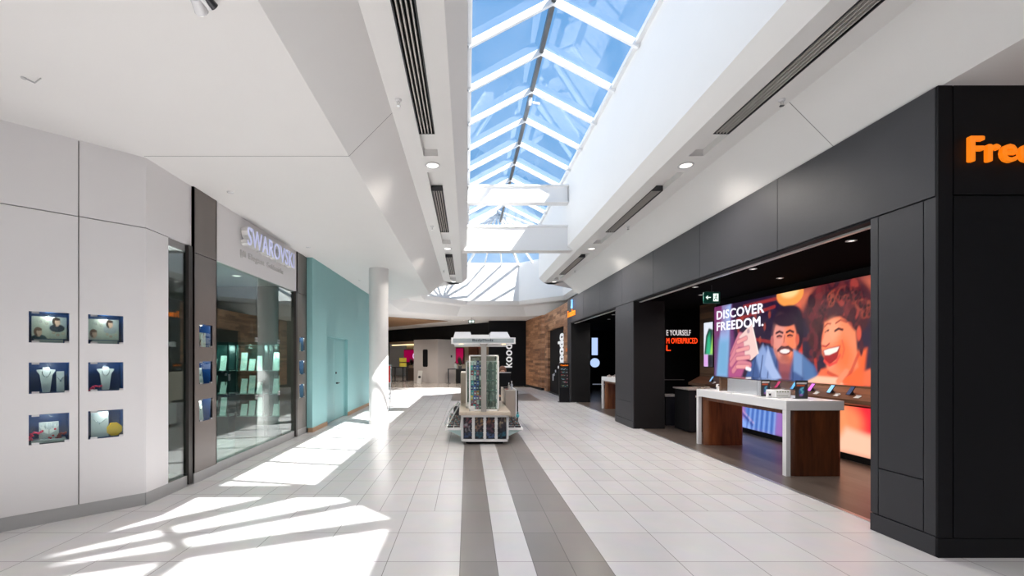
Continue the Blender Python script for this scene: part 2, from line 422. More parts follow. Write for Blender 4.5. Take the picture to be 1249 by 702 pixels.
# the flat vent band, cut by the slots of the grilles and light recesses
band = MB()
a = offset(OUT, 0.18); b = offset(OUT, 0.85)
SL0, SL1 = 0.40, 0.60        # slot distance outside the well wall
slots = [(2.2, 6.06), (6.59, 10.70), (11.64, 15.6)]
for i in range(len(a)):
    j = (i + 1) % len(a)
    if {i, j} in ({7, 8}, {15, 0}): continue
    band.quad((*a[i], BAND), (*a[j], BAND), (*b[j], BAND), (*b[i], BAND))
for side in (-1, 1):
    X = lambda d: -d if side < 0 else 2.64 + d
    ia, ib = (0, 15) if side < 0 else (7, 8)
    band.quad((X(.18), a[ia][1], BAND), (X(.18), a[ib][1], BAND), (X(SL0), a[ib][1] if 0 else YF0 + 0.25, BAND), (X(SL0), 2.0, BAND))
    band.quad((X(SL1), 2.0, BAND), (X(SL1), YF0 + 0.25, BAND), (*b[ib], BAND), (*b[ia], BAND))
    band.poly([(X(.18), a[ib][1], BAND), (X(SL0), YF0 + .25, BAND), (X(SL1), YF0 + .25, BAND), (*b[ib], BAND)])
    band.poly([(X(.18), a[ia][1], BAND), (X(SL0), 2.0, BAND), (X(SL1), 2.0, BAND), (*b[ia], BAND)])
    ys = [2.0] + [q for s in slots for q in s] + [YF0 + .25]
    for k in range(0, len(ys), 2):
        if ys[k + 1] > ys[k]: band.quad((X(SL0), ys[k], BAND), (X(SL0), ys[k + 1], BAND), (X(SL1), ys[k + 1], BAND), (X(SL1), ys[k], BAND))
    for y0, y1 in slots:       # sides and top of each slot
        t = BAND + 0.09
        band.quad((X(SL0), y0, BAND), (X(SL0), y1, BAND), (X(SL0), y1, t), (X(SL0), y0, t))
        band.quad((X(SL1), y0, BAND), (X(SL1), y1, BAND), (X(SL1), y1, t), (X(SL1), y0, t))
        band.quad((X(SL0), y0, BAND), (X(SL1), y0, BAND), (X(SL1), y0, t), (X(SL0), y0, t))
        band.quad((X(SL0), y1, BAND), (X(SL1), y1, BAND), (X(SL1), y1, t), (X(SL0), y1, t))
        band.quad((X(SL0), y0, t), (X(SL1), y0, t), (X(SL1), y1, t), (X(SL0), y1, t))
struct(band, 'trim_3', WHITE, 'flat white band around the skylight well that holds vents and downlights')

# low ceiling with the well cut out
hole = offset(OUT, 1.34)
outer = [(-12, -10), (13, -10), (13, 44), (-12, 44)]
loops = [[Vector((x, y, 0)) for x, y in outer], [Vector((x, y, 0)) for x, y in hole]]
tris = tessellate_polygon(loops); pts = outer + hole
mb = MB(); mb._add([(x, y, CEIL) for x, y in pts], [tuple(t) for t in tris])
struct(mb, 'ceiling', CEILW, 'low off-white plaster ceiling around the skylight')
# hairline joints in the plaster
mb = MB(); yj = 4.99
mb.box(-3.66, -1.34, yj, yj + .008, CEIL - .0015, CEIL + .002)
mb.prism([(-1.34, yj, CEIL - .002), (-.85, yj, BAND - .002), (-.85, yj, BAND + .003), (-1.34, yj, CEIL + .003)], (0, .007, 0))
mb.prism([(3.98, 4.78, CEIL - .002), (3.49, 4.78, BAND - .002), (3.49, 4.78, BAND + .003), (3.98, 4.78, CEIL + .003)], (0, .007, 0))
struct(mb, 'trim_4', GROOVE, 'thin expansion joint in the plaster ceiling')

# skylight: glass, rafters, ridge -------------------------------------------------
ROOFF = mat('skylight_frame_white', (0.82, 0.83, 0.84), 0.35)
RIDGEM = mat('ridge_grey_metal', (0.14, 0.15, 0.16), 0.4, metal=0.5)
sky = thing('skylight', 'long pitched glass skylight with white rafters over the mall walk', 'skylight', (1.32, 8, EAVE))
C = (1.32, c_[1]); APEX = (1.32, C[1], EAVE + AP * (RIDGE - EAVE) / 1.32)
GE = EAVE + 0.06
def up(p, d=0.06): return (p[0], p[1], p[2] + d)
E = lambda x, y: (x, y, EAVE)
YR0 = 2.2
yv = YF0 + 1.32
g = MB()
g.quad(up(E(0, YR0)), up(E(0, YF0)), up((1.32, yv, RIDGE)), up((1.32, YR0 - 1.32, RIDGE)))
g.quad(up(E(2.64, YF0)), up(E(2.64, YR0)), up((1.32, YR0 - 1.32, RIDGE)), up((1.32, yv, RIDGE)))
g.build('gable_glass', SKYGLASS, sky)
g = MB(); far = OUT[9:15]
octo = [(2.64, YF0)] + far + [(0, YF0)]
for i in range(len(octo) - 1): g.poly([up(E(*octo[i])), up(E(*octo[i + 1])), up(APEX)])
g.poly([up(E(0, YF0)), up(APEX), up((1.32, yv, RIDGE))]); g.poly([up(E(2.64, YF0)), up((1.32, yv, RIDGE)), up(APEX)])
g.build('octagon_glass', SKYGLASS, sky)
near = OUT[0:8]; APN = (1.32, -1.6, EAVE + 1.9)
g = MB()
for i in range(len(near) - 1): g.poly([up(E(*near[i])), up(E(*near[i + 1])), up(APN)])
vn = (1.32, YR0 - 1.32, RIDGE)
g.poly([up(E(0, YR0)), up(vn), up(APN)]); g.poly([up(E(2.64, YR0)), up(APN), up(vn)])
g.build('rear_glass', SKYGLASS, sky)
def bar(mb, p, q, w=0.056, h=0.10):
    p, q = Vector(p), Vector(q); d = (q - p).normalized(); s = d.cross(Vector((0, 0, 1))).normalized() * (w / 2); u = s.cross(d).normalized() * (h / 2)
    if u.z < 0: u = -u
    vs = [p - s - u, p + s - u, p + s + u, p - s + u, q - s - u, q + s - u, q + s + u, q - s + u]
    mb._add(vs, [(0, 1, 2, 3), (4, 7, 6, 5), (0, 4, 5, 1), (1, 5, 6, 2), (2, 6, 7, 3), (3, 7, 4, 0)])
for k in range(-4, 9):
    y = 6.76 + 1.12 * k
    if y < YR0 or y > YF0 + .2: continue
    for x in (0, 2.64):
        r = MB(); bar(r, (x, y, EAVE), (1.32, y, RIDGE - .02)); r.build('rafter', ROOFF, sky)
r = MB(); bar(r, (1.32, YR0 - 1.32, RIDGE - .01), (1.32, yv, RIDGE - .01), 0.075, 0.10); r.build('ridge_beam', RIDGEM, sky)
for poly, ap in ((octo, APEX), (near, APN)):
    n = len(poly)
    for i in range(n):
        r = MB(); bar(r, E(*poly[i]), ap, *((0.08, 0.11) if poly is octo else (0.17, 0.16))); r.build('hip_rafter', ROOFF, sky)
        if i < n - 1:
            (x0, y0), (x1, y1) = poly[i], poly[i + 1]
            L = math.hypot(x1 - x0, y1 - y0); m_ = 3 if poly is octo else (3 if L > 2.5 else 2)
            for t in range(1, m_):
                f = t / m_
                p = Vector(E(x0 + (x1 - x0) * f, y0 + (y1 - y0) * f)); q = p.lerp(Vector(ap), 0.93)
                r = MB(); bar(r, p, q, *((0.055, 0.09) if poly is octo else (0.12, 0.12))); r.build('rafter', ROOFF, sky)
    if poly is near:
        for f in (0.45,):
            for i in range(n - 1):
                r = MB(); bar(r, Vector(E(*poly[i])).lerp(Vector(ap), f), Vector(E(*poly[i + 1])).lerp(Vector(ap), f), .12, .12); r.build('purlin', ROOFF, sky)
r = MB()
for x in (0.02, 2.62): r.box(x - .05, x + .05, YR0, YF0, EAVE + .02, EAVE + .1)
r.build('eave_frame', ROOFF, sky)
r = MB(); r.lathe((1.32, C[1], APEX[2] - .16), [(0.05, 0), (0.22, .02), (0.22, .12), (0.1, .2)], 16); r.build('apex_hub', RIDGEM, sky)
r = MB(); r.box(1.29, 1.35, 9.18, 9.3, RIDGE - .17, RIDGE - .06); r.cyl((1.37, 9.24, RIDGE - .14), (1.52, 9.24, RIDGE - .17), .022); r.build('ridge_sensor', WHITEG, sky)

# cross beams
def beam(y0, y1, z0, z1, x0, x1, lip, label):
    mb = MB(); mb.box(x0 + .02, x1 - .02, y0 + .04, y1 - .04, z0 + lip, z1 - lip)
    mb.box(x0, x1, y0, y1, z0, z0 + lip); mb.box(x0, x1, y0, y1, z1 - lip, z1)
    return struct(mb, 'trim_5', WHITE, label)
beam(11.46, 11.72, 5.73, 6.19, 0.0, 2.64, .035, 'upper white cross beam inside the skylight well')
mb = MB(); mb.box(0, 2.64, 11.62, 11.8, 4.60, 5.17); mb.box(-.17, 2.81, 11.56, 11.86, 4.50, 4.56); mb.box(-.09, 2.73, 11.6, 11.82, 4.56, 4.61); mb.box(0, 2.64, 11.58, 11.84, 5.13, 5.18)
struct(mb, 'trim_6', WHITE, 'lower white cross beam with a bottom flange in the skylight well')
beam(2.2, 2.46, 5.73, 6.19, 0.0, 2.64, .035, 'white cross beam above the near end of the skylight well')

# floors ---------------------------------------------------------------------------
def slab(name, m, x0, x1, y0, y1, z, label):
    mb = MB(); mb.box(x0, x1, y0, y1, z - .05, z); return struct(mb, name, m, label)
D0, D1 = 17.43, 21.03
slab('floor', TILE_B, -9, -.06, -9, 4.83, 0, 'large square pale tiles near the white panel wall')
slab('floor', TILE_B, 1.14, 4.15, -9, 4.83, 0, 'large square pale tiles near the black storefront')
slab('floor', TILE_B, 4.15, 12, -9, 3.72, 0, 'pale tiles beside the corner of the black storefront')
slab('floor', TILE_L, -12, -.06, 4.83, D0, 0, 'narrow pale tiles on the left half of the walk')
slab('floor', TILE_L, 1.14, 4.15, 4.83, D0, 0, 'narrow pale tiles on the right half of the walk')
slab('floor', TILE_D, -.06, .24, -9, D0, 0, 'single taupe tile stripe left of the white stripe')
slab('floor', TILE_L, .24, .54, -9, D0, 0, 'single white tile stripe in the middle of the walk')
slab('floor', TILE_D, .54, 1.14, -9, D0, 0, 'double taupe tile stripe right of the white stripe')
slab('floor', TILE_D, -.66, 2.94, D0, D1, 0, 'taupe tiled square beyond the kiosk')
slab('floor', TILE_L, -12, -.66, D0, D1, 0, 'pale tiles left of the taupe square')
slab('floor', TILE_L, 2.94, 4.15, D0, D1, 0, 'pale tiles right of the taupe square')
slab('floor', TILE_L, -12, 4.15, D1, 25.6, 0, 'pale tiles beyond the taupe square')
slab('floor', TILE_FAR, -12, 8, 25.6, 44, 0, 'glossy beige tiles in front of the far stores')
slab('floor', STOREFLOOR, 4.15, 9.5, 3.72, 25.6, 0, 'grey-brown plank floor inside the black store')
mb = MB(); mb.box(4.11, 4.17, 4.32, 10.5, -.02, .006); mb.box(4.11, 4.17, 11.77, 16.9, -.02, .006)
struct(mb, 'trim_7', ALU, 'metal threshold where tiles meet the plank floor')

# plan walls with holes ------------------------------------------------------------
def wall(mb, o, d, L, z0, z1, holes, t):
    """wall slab from plan point o along unit d, thickness t to the left of d; holes = (s0, s1, za, zb)"""
    ss = sorted({0, L, *[h for q in holes for h in q[:2]]}); zz = sorted({z0, z1, *[h for q in holes for h in q[2:]]})
    ss = [s for s in ss if 0 <= s <= L]; zz = [z for z in zz if z0 <= z <= z1]
    d = Vector((*d, 0)); nrm = Vector((-d.y, d.x, 0)); o = Vector((*o, 0))
    for i in range(len(ss) - 1):
        for j in range(len(zz) - 1):
            cs, cz = (ss[i] + ss[i + 1]) / 2, (zz[j] + zz[j + 1]) / 2
            if any(h[0] <= cs <= h[1] and h[2] <= cz <= h[3] for h in holes): continue
            p = [o + d * ss[i], o + d * ss[i + 1], o + d * ss[i + 1] + nrm * t, o + d * ss[i] + nrm * t]
            mb.prism([q + Vector((0, 0, zz[j])) for q in p], (0, 0, zz[j + 1] - zz[j]))
R2 = math.sqrt(.5)
# 45 degree white wall: from the corner (XL,5.04) towards the camera's left; slab on the far side
A0 = Vector((XL, 5.04)); dA = Vector((-R2, -R2)); LA = 9.0
NZ = [(1.83, 2.14), (1.32, 1.63), (0.81, 1.11)]
def s_at(u):   # distance along the wall seen at photo column u
    k = (u - 570) / 538; return (k * A0.y - A0.x) / (dA.x - k * dA.y)
NS = [(s_at(150.5), s_at(107.5)), (s_at(84.5), s_at(35))]
nholes = [(*s, *z) for s in NS for z in NZ]
# normal to the left of dA=(-,-) is (R2,-R2): towards the mall; use reversed start so the slab lies behind
J = .005
joints = [(s_at(96) - J, s_at(96) + J, .14, CEIL), (1.79, 1.80, .14, CEIL), (0, LA, 3.155, 3.165)]
def wallA(name, m, holes, t0, t1, z0, z1, label=None):
    mb = MB(); o = A0 + Vector((-R2, R2)) * t0
    n_ = Vector((-R2, R2)); ss = sorted({0, LA, *[h for q in holes for h in q[:2]]}); zz = sorted({z0, z1, *[h for q in holes for h in q[2:]]})
    zz = [z for z in zz if z0 <= z <= z1]
    for i in range(len(ss) - 1):
        for j in range(len(zz) - 1):
            cs, cz = (ss[i] + ss[i + 1]) / 2, (zz[j] + zz[j + 1]) / 2
            if any(h[0] <= cs <= h[1] and h[2] <= cz <= h[3] for h in holes): continue
            p = [o + dA * ss[i], o + dA * ss[i + 1], o + dA * ss[i + 1] + n_ * (t1 - t0), o + dA * ss[i] + n_ * (t1 - t0)]
            mb.prism([(q.x, q.y, zz[j]) for q in p], (0, 0, zz[j + 1] - zz[j]))
    return struct(mb, name, m, label)
wallA('wall_left', PANEL, nholes + joints, 0, .022, .14, CEIL, 'white panelled wall set at an angle with six display niches')
wallA('wall_left', GROOVE, nholes, .0221, .05, .14, CEIL, 'dark backing behind the joints of the angled white wall')
wallA('baseboard_left', GREYBASE, [], .01, .05, 0, .138, 'grey metal baseboard of the angled white wall')
# white return panel beside the corner, on the shopfront plane
mb = MB()
wall(mb, (XL, 5.0402), (0, 1), .373, .14, 3.155, [], .03)
wall(mb, (XL, 5.0402), (0, 1), .825, 3.165, CEIL, [], .03)
struct(mb, 'wall_left', PANEL, 'narrow white panel between the angled wall and the dark glass')
mb = MB(); wall(mb, (XL - .031, 5.09), (0, 1), .31, .0, CEIL, [], .03); wall(mb, (XL - .031, 5.4), (0, 1), .5, 3.06, CEIL, [], .03)
struct(mb, 'wall_left', GROOVE, 'dark backing behind the narrow white panel')
mb = MB(); mb.box(XL - .06, XL, 5.041, 5.86, 0, .138); mb.box(XL - .06, XL, 6.41, 9.36, 0, .138); mb.box(XL - .06, XL + .01, 9.97, 9.99, 0, .1)
struct(mb, 'baseboard_left', GREYBASE, 'grey metal base below the jeweller shop glass')
# brown pilasters
def pilaster(y0, y1, label, nh):
    mb = MB(); x = XL + .03
    wall(mb, (x, y0), (0, 1), y1 - y0, .14, 3.08, nh, .03); wall(mb, (x, y0), (0, 1), y1 - y0, 3.09, CEIL, [], .03)
    mb.box(XL - .35, x, y0 - .0, y0 + .02, .14, CEIL); mb.box(XL - .35, x, y1 - .02, y1, .14, CEIL)
    o = struct(mb, 'wall_pilaster', BROWN, label)
    mb = MB(); mb.box(XL - .3, x + .002, y0, y1, 0, .139); struct(mb, 'baseboard_left', GREYBASE, 'grey base of ' + label)
    mb = MB(); mb.box(x - .05, x - .031, y0 + .02, y1 - .02, 3.0, CEIL)
    struct(mb, 'trim_8', GROOVE, 'dark backing of ' + label)
P1 = (5.87, 6.41); P2 = (9.44, 9.97)
NP1 = [(0.12, 0.43, *z) for z in NZ]
pilaster(*P1, 'wide brown pilaster left of the shop window', NP1)
pilaster(*P2, 'narrow brown pilaster beside the teal wall', [(0.12, 0.43, *z) for z in NZ])
# white sign fascia over the shop window
mb = MB(); mb.box(XL - .04, XL + .012, 6.412, 9.438, 3.10, CEIL); struct(mb, 'wall_left', PANEL, 'white fascia above the jeweller shop window')
mb = MB(); mb.box(XL - .05, XL + .03, 9.975, 9.995, 0, CEIL); mb.box(XL - .02, XL + .035, 9.36, 9.44, 0.02, 3.1); mb.box(XL - .05, XL + .02, 5.78, 5.868, .02, 3.155); struct(mb, 'trim_9', BROWND, 'dark bronze mullions of the jeweller shopfront')
# shop glass
def pane(y0, y1, z0, z1, label):
    t = thing('window_1', label, None, (XL - .02, (y0 + y1) / 2, z0)); t['kind'] = 'structure'
    mb = MB(); mb.box(XL - .026, XL - .016, y0, y1, z0, z1); mb.build('glass_pane', SHOPGLASS, t)
    return t
pane(5.414, 5.78, .139, 3.07, 'tall dark glass panel left of the brown pilaster')
ys = [6.412, 7.71, 8.62, 9.36]
W = pane(ys[0], ys[1] - .004, .139, 3.10, 'frameless glass sheet nearest the wide brown pilaster')
W2 = pane(ys[1] + .004, ys[2] - .004, .139, 3.10, 'middle frameless glass sheet of the jeweller window')
W3 = pane(ys[2] + .004, ys[3], .139, 3.10, 'far frameless glass sheet of the jeweller window')
for w_, y in ((W2, ys[1]), (W3, ys[2])):
    for z in (1.0, 2.0):
        mb = MB(); mb.box(XL - .035, XL - .005, y - .025, y + .025, z - .04, z - .005); mb.box(XL - .035, XL - .005, y - .025, y + .025, z + .005, z + .04); mb.build('glass_clip', ALU, w_)
# teal wall with recessed double door
XT = -3.51; DY0, DY1, DZ = 11.04, 12.93, 2.23
mb = MB(); wall(mb, (XT, 9.995), (0, 1), 17.6 - 9.995, .1, CEIL, [(DY0 - 9.995, DY1 - 9.995, .1, DZ)], .17)
mb.box(XT - .1, XT, DY1, 17.6, 0, .1); mb.box(XT - .1, XT, 9.995, DY0, 0, .1)
mb.box(-12, XT - .16, 17.45, 17.6, 0, CEIL)
struct(mb, 'wall_left', TEAL, 'teal painted wall with a recessed service door')
d = thing('door_1', 'teal double service door recessed in the teal wall', None, (XT - .13, 12.0, 0)); d['kind'] = 'structure'
mb = MB(); mb.bbox(XT - .13, XT - .09, DY0 + .04, 11.98, .01, DZ - .04, .004); mb.build('door_leaf', TEALD, d)
mb = MB(); mb.bbox(XT - .13, XT - .09, 11.99, DY1 - .04, .01, DZ - .04, .004); lf = mb.build('door_leaf', TEALD, d)
mb = MB(); mb.box(XT - .17, XT - .08, DY0, DY0 + .04, 0, DZ); mb.box(XT - .17, XT - .08, DY1 - .04, DY1, 0, DZ); mb.box(XT - .17, XT - .08, DY0, DY1, DZ - .04, DZ); mb.build('door_frame', TEALD, d)
mb = MB(); mb.cyl((XT - .09, 12.1, 1.0), (XT - .03, 12.1, 1.0), .022); mb.cyl((XT - .035, 12.1, 1.0), (XT - .035, 12.24, 1.0), .012); mb.build('door_handle', DARKM, lf)
mb = MB(); mb.cyl((XT - .09, 12.08, 1.28), (XT - .07, 12.08, 1.28), .03); mb.build('deadbolt', DARKM, lf)
mb = MB(); mb.box(XT - .1, XT + .012, 9.985, DY0, 0, .1); mb.box(XT, XT + .012, DY1, 17.6, 0, .1); struct(mb, 'baseboard_left', OAKBASE, 'tan wooden baseboard along the teal wall')

# white round column
col_ = thing('column', 'round white column standing in the sunlight before the teal wall', 'column', (-2.27, 11.3, 0))
mb = MB(); mb.cyl((-2.27, 11.3, 0), (-2.27, 11.3, CEIL), .242, n=48); mb.build('shaft', WHITE, col_)
mb = MB(); mb.cyl((-2.27, 11.3, 0), (-2.27, 11.3, .1), .249, n=48); mb.build('base_ring', mat('offwhite_base', (.6, .59, .57), .5), col_)

# jeweller's room shell
SHOPW = mat('shop_wall', (0.10, 0.085, 0.078), 0.6, noise=0.15, nscale=3)
mb = MB()
mb.box(-7.5, XL - .07, 9.99, 10.05, 0, 3.4); mb.box(-7.55, -7.5, 1.9, 10, 0, 3.4)
struct(mb, 'wall_shop', SHOPW, 'dark back wall inside the jeweller shop')
mb = MB(); mb.poly([(-7.5, 1.4, 3.3), (-7.5, 9.99, 3.3), (XL - .06, 9.99, 3.3), (XL - .06, 5.2, 3.3)]); struct(mb, 'ceiling', mat('shop_ceiling', (.45, .47, .46), .6), 'ceiling of the jeweller shop')

# ================================================================== RIGHT: black store
TK = .75
def pillar(y0, y1, label, x1=XR + TK):
    mb = MB(); g_ = .006
    # front skin panels with real joints
    mb.box(XR + .02, x1, y0, y1, 0, CEIL)
    return mb
fas = MB()   # upper fascia panels
js = [3.72] + [3.74 + 1.88 * k for k in range(1, 8)] + [17.4]
for y0, y1 in zip(js[:-1], js[1:]): fas.box(XR, XR + .02, y0 + .005, y1 - .005, 3.045, CEIL)
struct(fas, 'wall_right', BLACK, 'black panelled fascia above the store openings')
mb = MB(); mb.box(XR + .02, XR + .2, 3.9, 17.4, 3.02, CEIL); struct(mb, 'wall_right', BLACKD, 'dark backing of the black fascia')
def clad(y0, y1, jy, label):
    mb = MB(); ys_ = [y0] + jy + [y1]
    mb2 = MB()
    for k, (a_, b_) in enumerate(zip(ys_[:-1], ys_[1:])):
        zs = [.17, .62, 3.035] if (b_ - a_) > .3 else [.17, 3.035]
        for z0, z1 in zip(zs[:-1], zs[1:]): mb.box(XR, XR + .02, a_ + (.004 if k else 0), b_ - (.004 if k < len(ys_) - 2 else 0), z0 + .005, z1 - .005)
    mb.box(XR - .004, XR + .02, y0, y1, 0, .165)
    struct(mb, 'wall_right', BLACK, label)
    mb2.box(XR + .02, XR + TK, y0, y1, 0, 3.035); struct(mb2, 'wall_right', BLACKD, 'dark core of ' + label)
clad(3.72, 4.32, [3.82, 4.24], 'wide black pillar at the near store corner')
clad(10.5, 11.77, [10.62], 'black pillar between the two store openings')
clad(16.85, 17.4, [], 'slim black pillar at the far end of the black store')
# front face turning away to the right
mb = MB(); mb.box(XR, XR + .12, 3.70, 3.72, .165, CEIL); mb.box(XR + .13, 12, 3.70, 3.72, .165, 3.035 - .005); mb.box(XR + .13, 12, 3.70, 3.72, 3.045, CEIL)
mb.box(XR - .004, 12, 3.696, 3.72, 0, .16)
struct(mb, 'wall_right', BLACKF, 'near black face of the store corner that carries the orange sign')
mb = MB(); mb.box(XR + .02, 12, 3.722, 3.9, 0, CEIL); struct(mb, 'wall_right', BLACKD, 'dark core of the near store face')
# store interior shell
XS = 6.3
mb = MB(); mb.box(XS + .02, XS + .12, 3.9, 11.95, 0, 3.3); struct(mb, 'wall_store', BLACKD, 'black wall behind the big lit picture')
mb = MB(); mb.box(XS, XS + .02, 11.2, 11.95, 0, 3.1); struct(mb, 'wall_store', WALNUT_H, 'walnut plank wall left of the big lit picture')
mb = MB(); mb.box(5.5, 9.5, 13.2, 13.3, 0, 3.3); struct(mb, 'wall_store', BLACKD, 'black inner wall with the slogan')
mb = MB(); mb.box(9.4, 9.5, 3.9, 25, 0, 3.3); mb.box(4.2, 9.5, 24.9, 25, 0, 3.3); mb.box(4.45, 4.55, 17.4, 25, 0, 3.3)
struct(mb, 'wall_store', BLACKD, 'outer black walls of the store interior')
mb = MB(); mb.box(XR + .2, 9.5, 3.9, 25, 3.12, 3.2); struct(mb, 'ceiling', BLACKC, 'black ceiling inside the store')
mb = MB(); mb.box(4.085, 4.135, 4.34, 10.48, 3.0, 3.03); mb.box(4.085, 4.135, 11.8, 16.83, 3.0, 3.03); struct(mb, 'trim_10', mat('track_metal', (.75, .74, .72), .3, metal=.4), 'pale metal track along the top of the store openings')

# timber clad store beyond
XW = 4.05; WY = 17.42
mb = MB(); wall(mb, (XW + .12, WY), (0, 1), 23.2 - WY, 0, CEIL, [(18.55 - WY, 22.2 - WY, 0, 3.06)], .12)
struct(mb, 'wall_right', CLAD, 'reclaimed timber wall with a tall dark opening')
mb = MB(); mb.prism([(XW, 23.2, 0), (XW - .12, 23.3, 0), (3.55, 26.7, 0), (XW + .1, 26.7, 0)], (0, 0, CEIL)); struct(mb, 'wall_right', CLAD, 'angled timber clad pier at the far end of the walk')
mb = MB(); mb.prism([(XW - .01, 23.15, 0), (XW - .135, 23.28, 0), (3.53, 26.72, 0), (XW + .1, 26.72, 0)], (0, 0, .12)); struct(mb, 'baseboard_right', BLACKD, 'black base of the angled timber pier')
mb = MB(); mb.box(XW + .121, XW + .16, 18.4, 22.4, 0, 3.1); struct(mb, 'wall_right', BLACKF, 'dark glossy shopfront inside the timber opening')
mb = MB(); mb.box(XW + .0, XW + .12, 18.56, 22.19, 0, .03); struct(mb, 'trim_11', DARKM, 'dark sill of the timber opening')
mb = MB(); mb.box(1.3, 3.62, 26.75, 26.9, 0, CEIL); mb.box(2.45, 3.62, 26.74, 26.75, .05, CEIL); struct(mb, 'wall_back', BLACKF, 'black glossy wall with white vertical letters at the far end')
# slanted black fascia over the far left stores : from (1.4,28) to (-6.6,36)
Fa, Fb = Vector((1.36, 28.0)), Vector((-7.2, 36.56))
dF = (Fb - Fa).normalized(); LF = (Fb - Fa).length
mb = MB()
nF = Vector((dF.y, -dF.x));  nF = nF if nF.y > 0 else -nF
def fprism(mb, s0, s1, t0, t1, z0, z1):
    p = [Fa + dF * s0 + nF * t0, Fa + dF * s1 + nF * t0, Fa + dF * s1 + nF * t1, Fa + dF * s0 + nF * t1]
    mb.prism([(q.x, q.y, z0) for q in p], (0, 0, z1 - z0))
fprism(mb, 0, LF, 0, .3, 3.0, CEIL); fprism(mb, -1.2, 0, 0, .3, 0, CEIL); fprism(mb, 11.25, LF + 6, 0, .3, 0, 3.0)
struct(mb, 'wall_back', BLACKD, 'slanted black fascia above the far stores')
# far store interior
mb = MB(); fprism(mb, -1.0, LF + 2, 4.2, 4.3, 0, 3.2); struct(mb, 'wall_back', mat('store_beige', (.40, .37, .31), .6, noise=.05), 'beige back wall inside the far stores')
mb = MB(); fprism(mb, -.9, LF + 2, .3, 4.3, 3.0, 3.1); struct(mb, 'ceiling', mat('store_warm_ceiling', (.5, .40, .25), .6), 'warm ceiling inside the far stores')
# enclosure
mb = MB(); mb.box(-12, -11.9, -10, 44, 0, CEIL); mb.box(-12, 13, 43.9, 44, 0, CEIL); struct(mb, 'wall_left_outer', WHITE, 'outer wall far to the left')
mb = MB(); mb.box(-12, 13, -9.1, -9, 0, CEIL); mb.box(12, 12.1, -9, 3.7, 0, CEIL); struct(mb, 'wall_rear', WHITE, 'white wall behind the viewer')
# timber inlay in the far ceiling
mb = MB(); mb.prism([(-1.2, 26.8, CEIL - .03), (-4.3, 24.2, CEIL - .03), (-9, 24.2, CEIL - .03), (-9, 33.4, CEIL - .03), (-6.2, 32.4, CEIL - .03)], (0, 0, .02)); struct(mb, 'trim_12', mat('ceiling_timber', (.36, .21, .11), .5, noise=.15, nscale=3), 'warm timber panel set in the far ceiling')
# ================================================================== CEILING FITTINGS
LENS = mat('lamp_lens', (1, 1, 1), 0.4, emit=(1.0, 0.93, 0.85), estr=0.9)
def lamp(name, kind, loc, energy, color, parent, size=0.1, cone=140, aim=(0, 0, -1)):
    ld = bpy.data.lights.new(name, kind); ld.energy = energy; ld.color = color
    if kind == 'SPOT': ld.spot_size = math.radians(cone); ld.spot_blend = 0.8; ld.shadow_soft_size = size
    if kind == 'POINT': ld.shadow_soft_size = size
    if kind == 'AREA': ld.shape = 'DISK'; ld.size = size
    o = bpy.data.objects.new(name, ld); COL.objects.link(o); o.parent = parent
    o.location = Vector(loc) - root_of(parent).location
    o.rotation_euler = Vector(aim).to_track_quat('-Z', 'Y').to_euler()
    return o
WARM = (1.0, 0.92, 0.84)
DL_E = 125
def downlight(x, y, z, label, group, energy=DL_E, r=.085, lens=None):
    t = thing('downlight', label, 'ceiling light', (x, y, z), group)
    mb = MB(); mb.lathe((x, y, z), [(r, 0), (r + .022, -.004), (r + .022, -.012), (r, -.014), (r - .005, -.004)], 24); mb.build('trim_ring', WHITEG, t)
    mb = MB(); mb.cyl((x, y, z - .001), (x, y, z - .008), r - .004, n=24); mb.build('lens', lens or LENS, t)
    if energy: lamp('bulb', 'SPOT', (x, y, z - .03), energy, WARM, t, .08, 150)
    return t
for side, xs in (('left', -.50), ('right', 3.14)):
    for y, w in ((6.34, 'nearest'), (11.15, 'second'), (15.95, 'far')):
        downlight(xs, y, BAND, f'added fill downlight in the {side} vent band, {w} of its row', 'downlights in the vent bands')
    for y in (0.6, -2.5):  # unseen extra lamps, added to brighten the interior
        downlight(xs + (-.9 if side == 'left' else .9), y, BAND - .002, f'added fill downlight in the {side} vent band behind the viewer', 'downlights in the vent bands')
for (x, y, w) in ((-3.2, 26.2, 'above the walk left of the kiosk'), (-.2, 26.6, 'straight behind the kiosk'), (-5.6, 29.0, 'far left before the far stores')):
    downlight(x, y, CEIL, f'round downlight in the far low ceiling {w}', 'downlights in the far ceiling', 260)
# slot grilles
for side, x0 in (('left', -.60), ('right', 3.04)):
    for y0, y1, w in ((2.3, 5.46, 'nearest long'), (7.3, 9.71, 'middle'), (12.1, 14.6, 'far')):
        t = thing('air_grille', f'{w} slotted air grille in the {side} vent band', 'air vent', (x0 + .1, (y0 + y1) / 2, BAND), 'air grilles in the vent bands')
        mb = MB(); mb.box(x0 + .004, x0 + .196, y0, y1, BAND + .07, BAND + .08); mb.build('backing', BLACKD, t)
        fr = MB(); fr.box(x0 + .002, x0 + .014, y0, y1, BAND - .006, BAND + .07); fr.box(x0 + .186, x0 + .198, y0, y1, BAND - .006, BAND + .07)
        fr.box(x0 + .002, x0 + .198, y0, y0 + .012, BAND - .006, BAND + .07); fr.box(x0 + .002, x0 + .198, y1 - .012, y1, BAND - .006, BAND + .07); fr.build('frame', DARKM, t)
        for k in range(4):
            s = MB(); xx = x0 + .04 + .04 * k; s.box(xx - .006, xx + .006, y0 + .012, y1 - .012, BAND - .003, BAND + .05); s.build('slat', mat('slat_bronze', (.55, .52, .49), .4, metal=.2), t)
